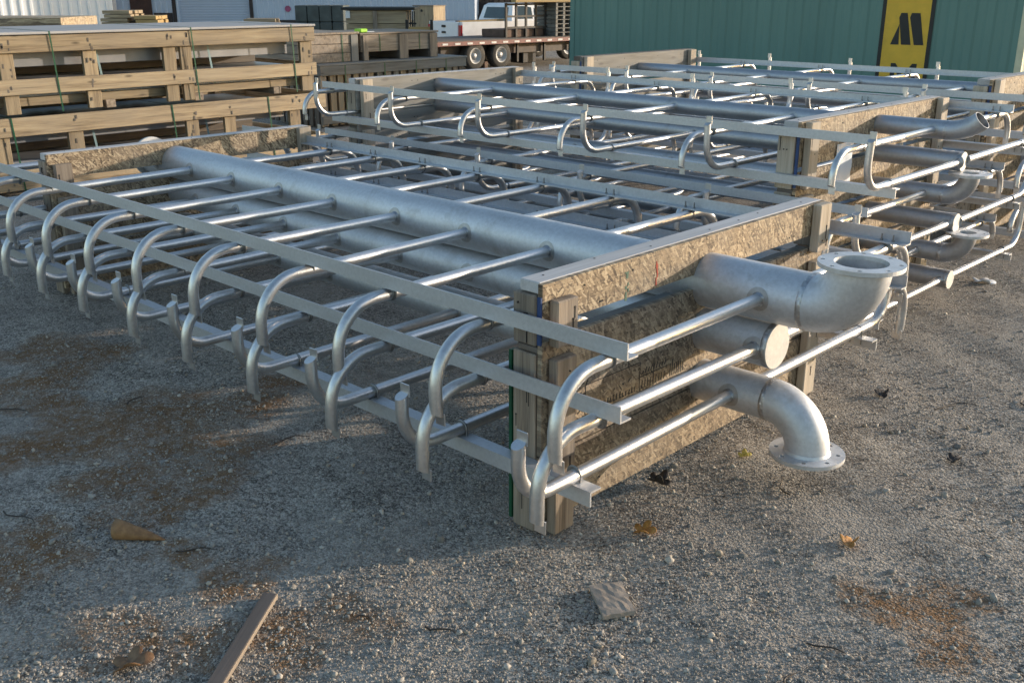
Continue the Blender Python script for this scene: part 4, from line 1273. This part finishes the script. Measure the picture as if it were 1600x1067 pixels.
# loose board
m = MB(); m.beam((-2.215, 1.315, .014), (-1.93, .93, .01), .042, .016, .002); m.beam((-2.198, 1.3275, .0139), (-1.913, .9425, .0099), .0012, .0145, 0, 1)
o = m.build('loose_board', [mat_wood('grey_brown_lath', [(.05, .038, .032), (.1, .08, .068), (.15, .12, .105)], .3, (.115, .1, .09), False), M_wood])
tag(o, 'thin grey brown board lying on the gravel at the bottom edge', 'board')
# wood chip
m = MB()
P = [(-1.583, 1.981), (-1.53, 2.064), (-1.409, 1.971), (-1.458, 1.891)]
cx = sum(p[0] for p in P) / 4; cy = sum(p[1] for p in P) / 4
top = []; 
NQ = 8
def bil(a, b):
    p = [(1 - a) * (1 - b), a * (1 - b), a * b, (1 - a) * b]
    return (sum(w * q[0] for w, q in zip(p, P)) - cx, sum(w * q[1] for w, q in zip(p, P)) - cy)
for zi in (0, 1):
    for i in range(NQ + 1):
        for j in range(NQ + 1):
            x_, y_ = bil(i / NQ, j / NQ)
            e = 1 if 0 < i < NQ and 0 < j < NQ else 0
            top.append((x_ + (random.uniform(-.002, .002)), y_ + random.uniform(-.002, .002), (.013 + e * random.uniform(0, .003)) * zi + .004))
q = NQ + 1
fs = []
for i in range(NQ):
    for j in range(NQ):
        a = i * q + j
        fs.append([a, a + 1, a + q + 1, a + q]); fs.append([q * q + a, q * q + a + q, q * q + a + q + 1, q * q + a + 1])
edge = [i * q for i in range(q)] + [NQ * q + j for j in range(1, q)] + [i * q + NQ for i in range(NQ - 1, -1, -1)] + [j for j in range(NQ - 1, 0, -1)]
for k in range(len(edge)):
    a, b = edge[k], edge[(k + 1) % len(edge)]
    fs.append([a, b, b + q * q, a + q * q])
m.add(top, fs)
o = m.build('wood_chip', M_slab, None, (cx, cy, zg(cx, cy) + .004))
tag(o, 'flat square grey wood chip lying on the foreground gravel', 'wood chip')
# twigs
TW = [(-4.2, 1.35, .22, .3), (-3.2, 1.0, .16, .1), (-2.6, 1.3, .12, .7), (-3.1, 2.0, .15, 1.2), (-1.5, 2.95, .14, 2.4), (-1.95, 1.42, .07, 1.0), (-.95, 2.2, .1, .2), (-3.9, 1.75, .1, 2.0), (-1.35, 4.1, .2, .9), (-1.15, 4.35, .15, 2.0), (-1.75, 1.55, .09, .3), (-.95, 2.0, .08, 1.7)]
TL = ['dark twig on the dusty ground at the far left', 'thin dark twig left of the rolled tan leaf', 'short twig near the rolled tan leaf', 'dark twig under the hanging hooks of the front stack',
      'bent twig on the gravel before the down turned elbow', 'short reddish twig right of the loose board', 'small twig at the lower right of the gravel', 'twig beside the rusty stain on the left',
      'long twig on the gravel right of the front stack', 'forked looking twig farther right on the gravel', 'tiny twig left of the wood chip', 'small twig at the bottom right corner']
for (x, y, L, a), lb in zip(TW, TL):
    m = MB(); pts = []
    for i in range(6):
        q = i / 5 - .5
        pts.append((q * L, .12 * L * math.sin(q * 5 + a), .005 + .006 * random.random()))
    m.tube(pts, [.0032, .003, .0028, .0026, .002, .0012], 6)
    o = m.build('twig', M_twig, None, (x, y, zg(x, y))); o.rotation_euler = (0, 0, a); tag(o, lb, 'twig', 'twigs on the gravel')

# ------------------------------------------------------------------ light, sky, camera
SUN_AZ, SUN_EL = R(61), R(8.5)
sd = Vector((math.cos(SUN_AZ) * math.cos(SUN_EL), math.sin(SUN_AZ) * math.cos(SUN_EL), math.sin(SUN_EL)))
ld = bpy.data.lights.new('sun', 'SUN'); ld.energy = 2.45; ld.angle = R(.5); ld.color = (1, .85, .68)
lo = bpy.data.objects.new('sun', ld); col.objects.link(lo); lo.rotation_euler = sd.to_track_quat('Z', 'Y').to_euler()
w = bpy.data.worlds.new('World'); sc.world = w; w.use_nodes = True
nt = w.node_tree; bgn = nt.nodes['Background']
sk = nt.nodes.new('ShaderNodeTexSky'); sk.sky_type = 'NISHITA'; sk.sun_disc = False
sk.sun_elevation = SUN_EL; sk.sun_rotation = PI / 2 - SUN_AZ
sk.air_density = 1.0; sk.dust_density = .9; sk.ozone_density = 1.2
nt.links.new(sk.outputs[0], bgn.inputs[0]); bgn.inputs[1].default_value = .15

f_px = 1570.0
pitch = math.atan((533.5 + 15) / f_px)
cd = bpy.data.cameras.new('camera'); cd.sensor_width = 36; cd.lens = 36 * f_px / 1600; cd.clip_end = 2000; cd.clip_start = .05
cd.dof.use_dof = True; cd.dof.focus_distance = 3.4; cd.dof.aperture_fstop = 22
cam = bpy.data.objects.new('camera', cd); col.objects.link(cam)
cam.location = (0, 0, 1.65)
fw = Vector((FH[0] * math.cos(pitch), FH[1] * math.cos(pitch), -math.sin(pitch)))
cam.rotation_euler = fw.to_track_quat('-Z', 'Y').to_euler()
sc.camera = cam
sc.view_settings.view_transform = 'Standard'; sc.view_settings.look = 'None'; sc.view_settings.gamma = 1
sc.view_settings.exposure = 1.06
sc.cycles.use_denoising = True
sc.cycles.max_bounces = 8
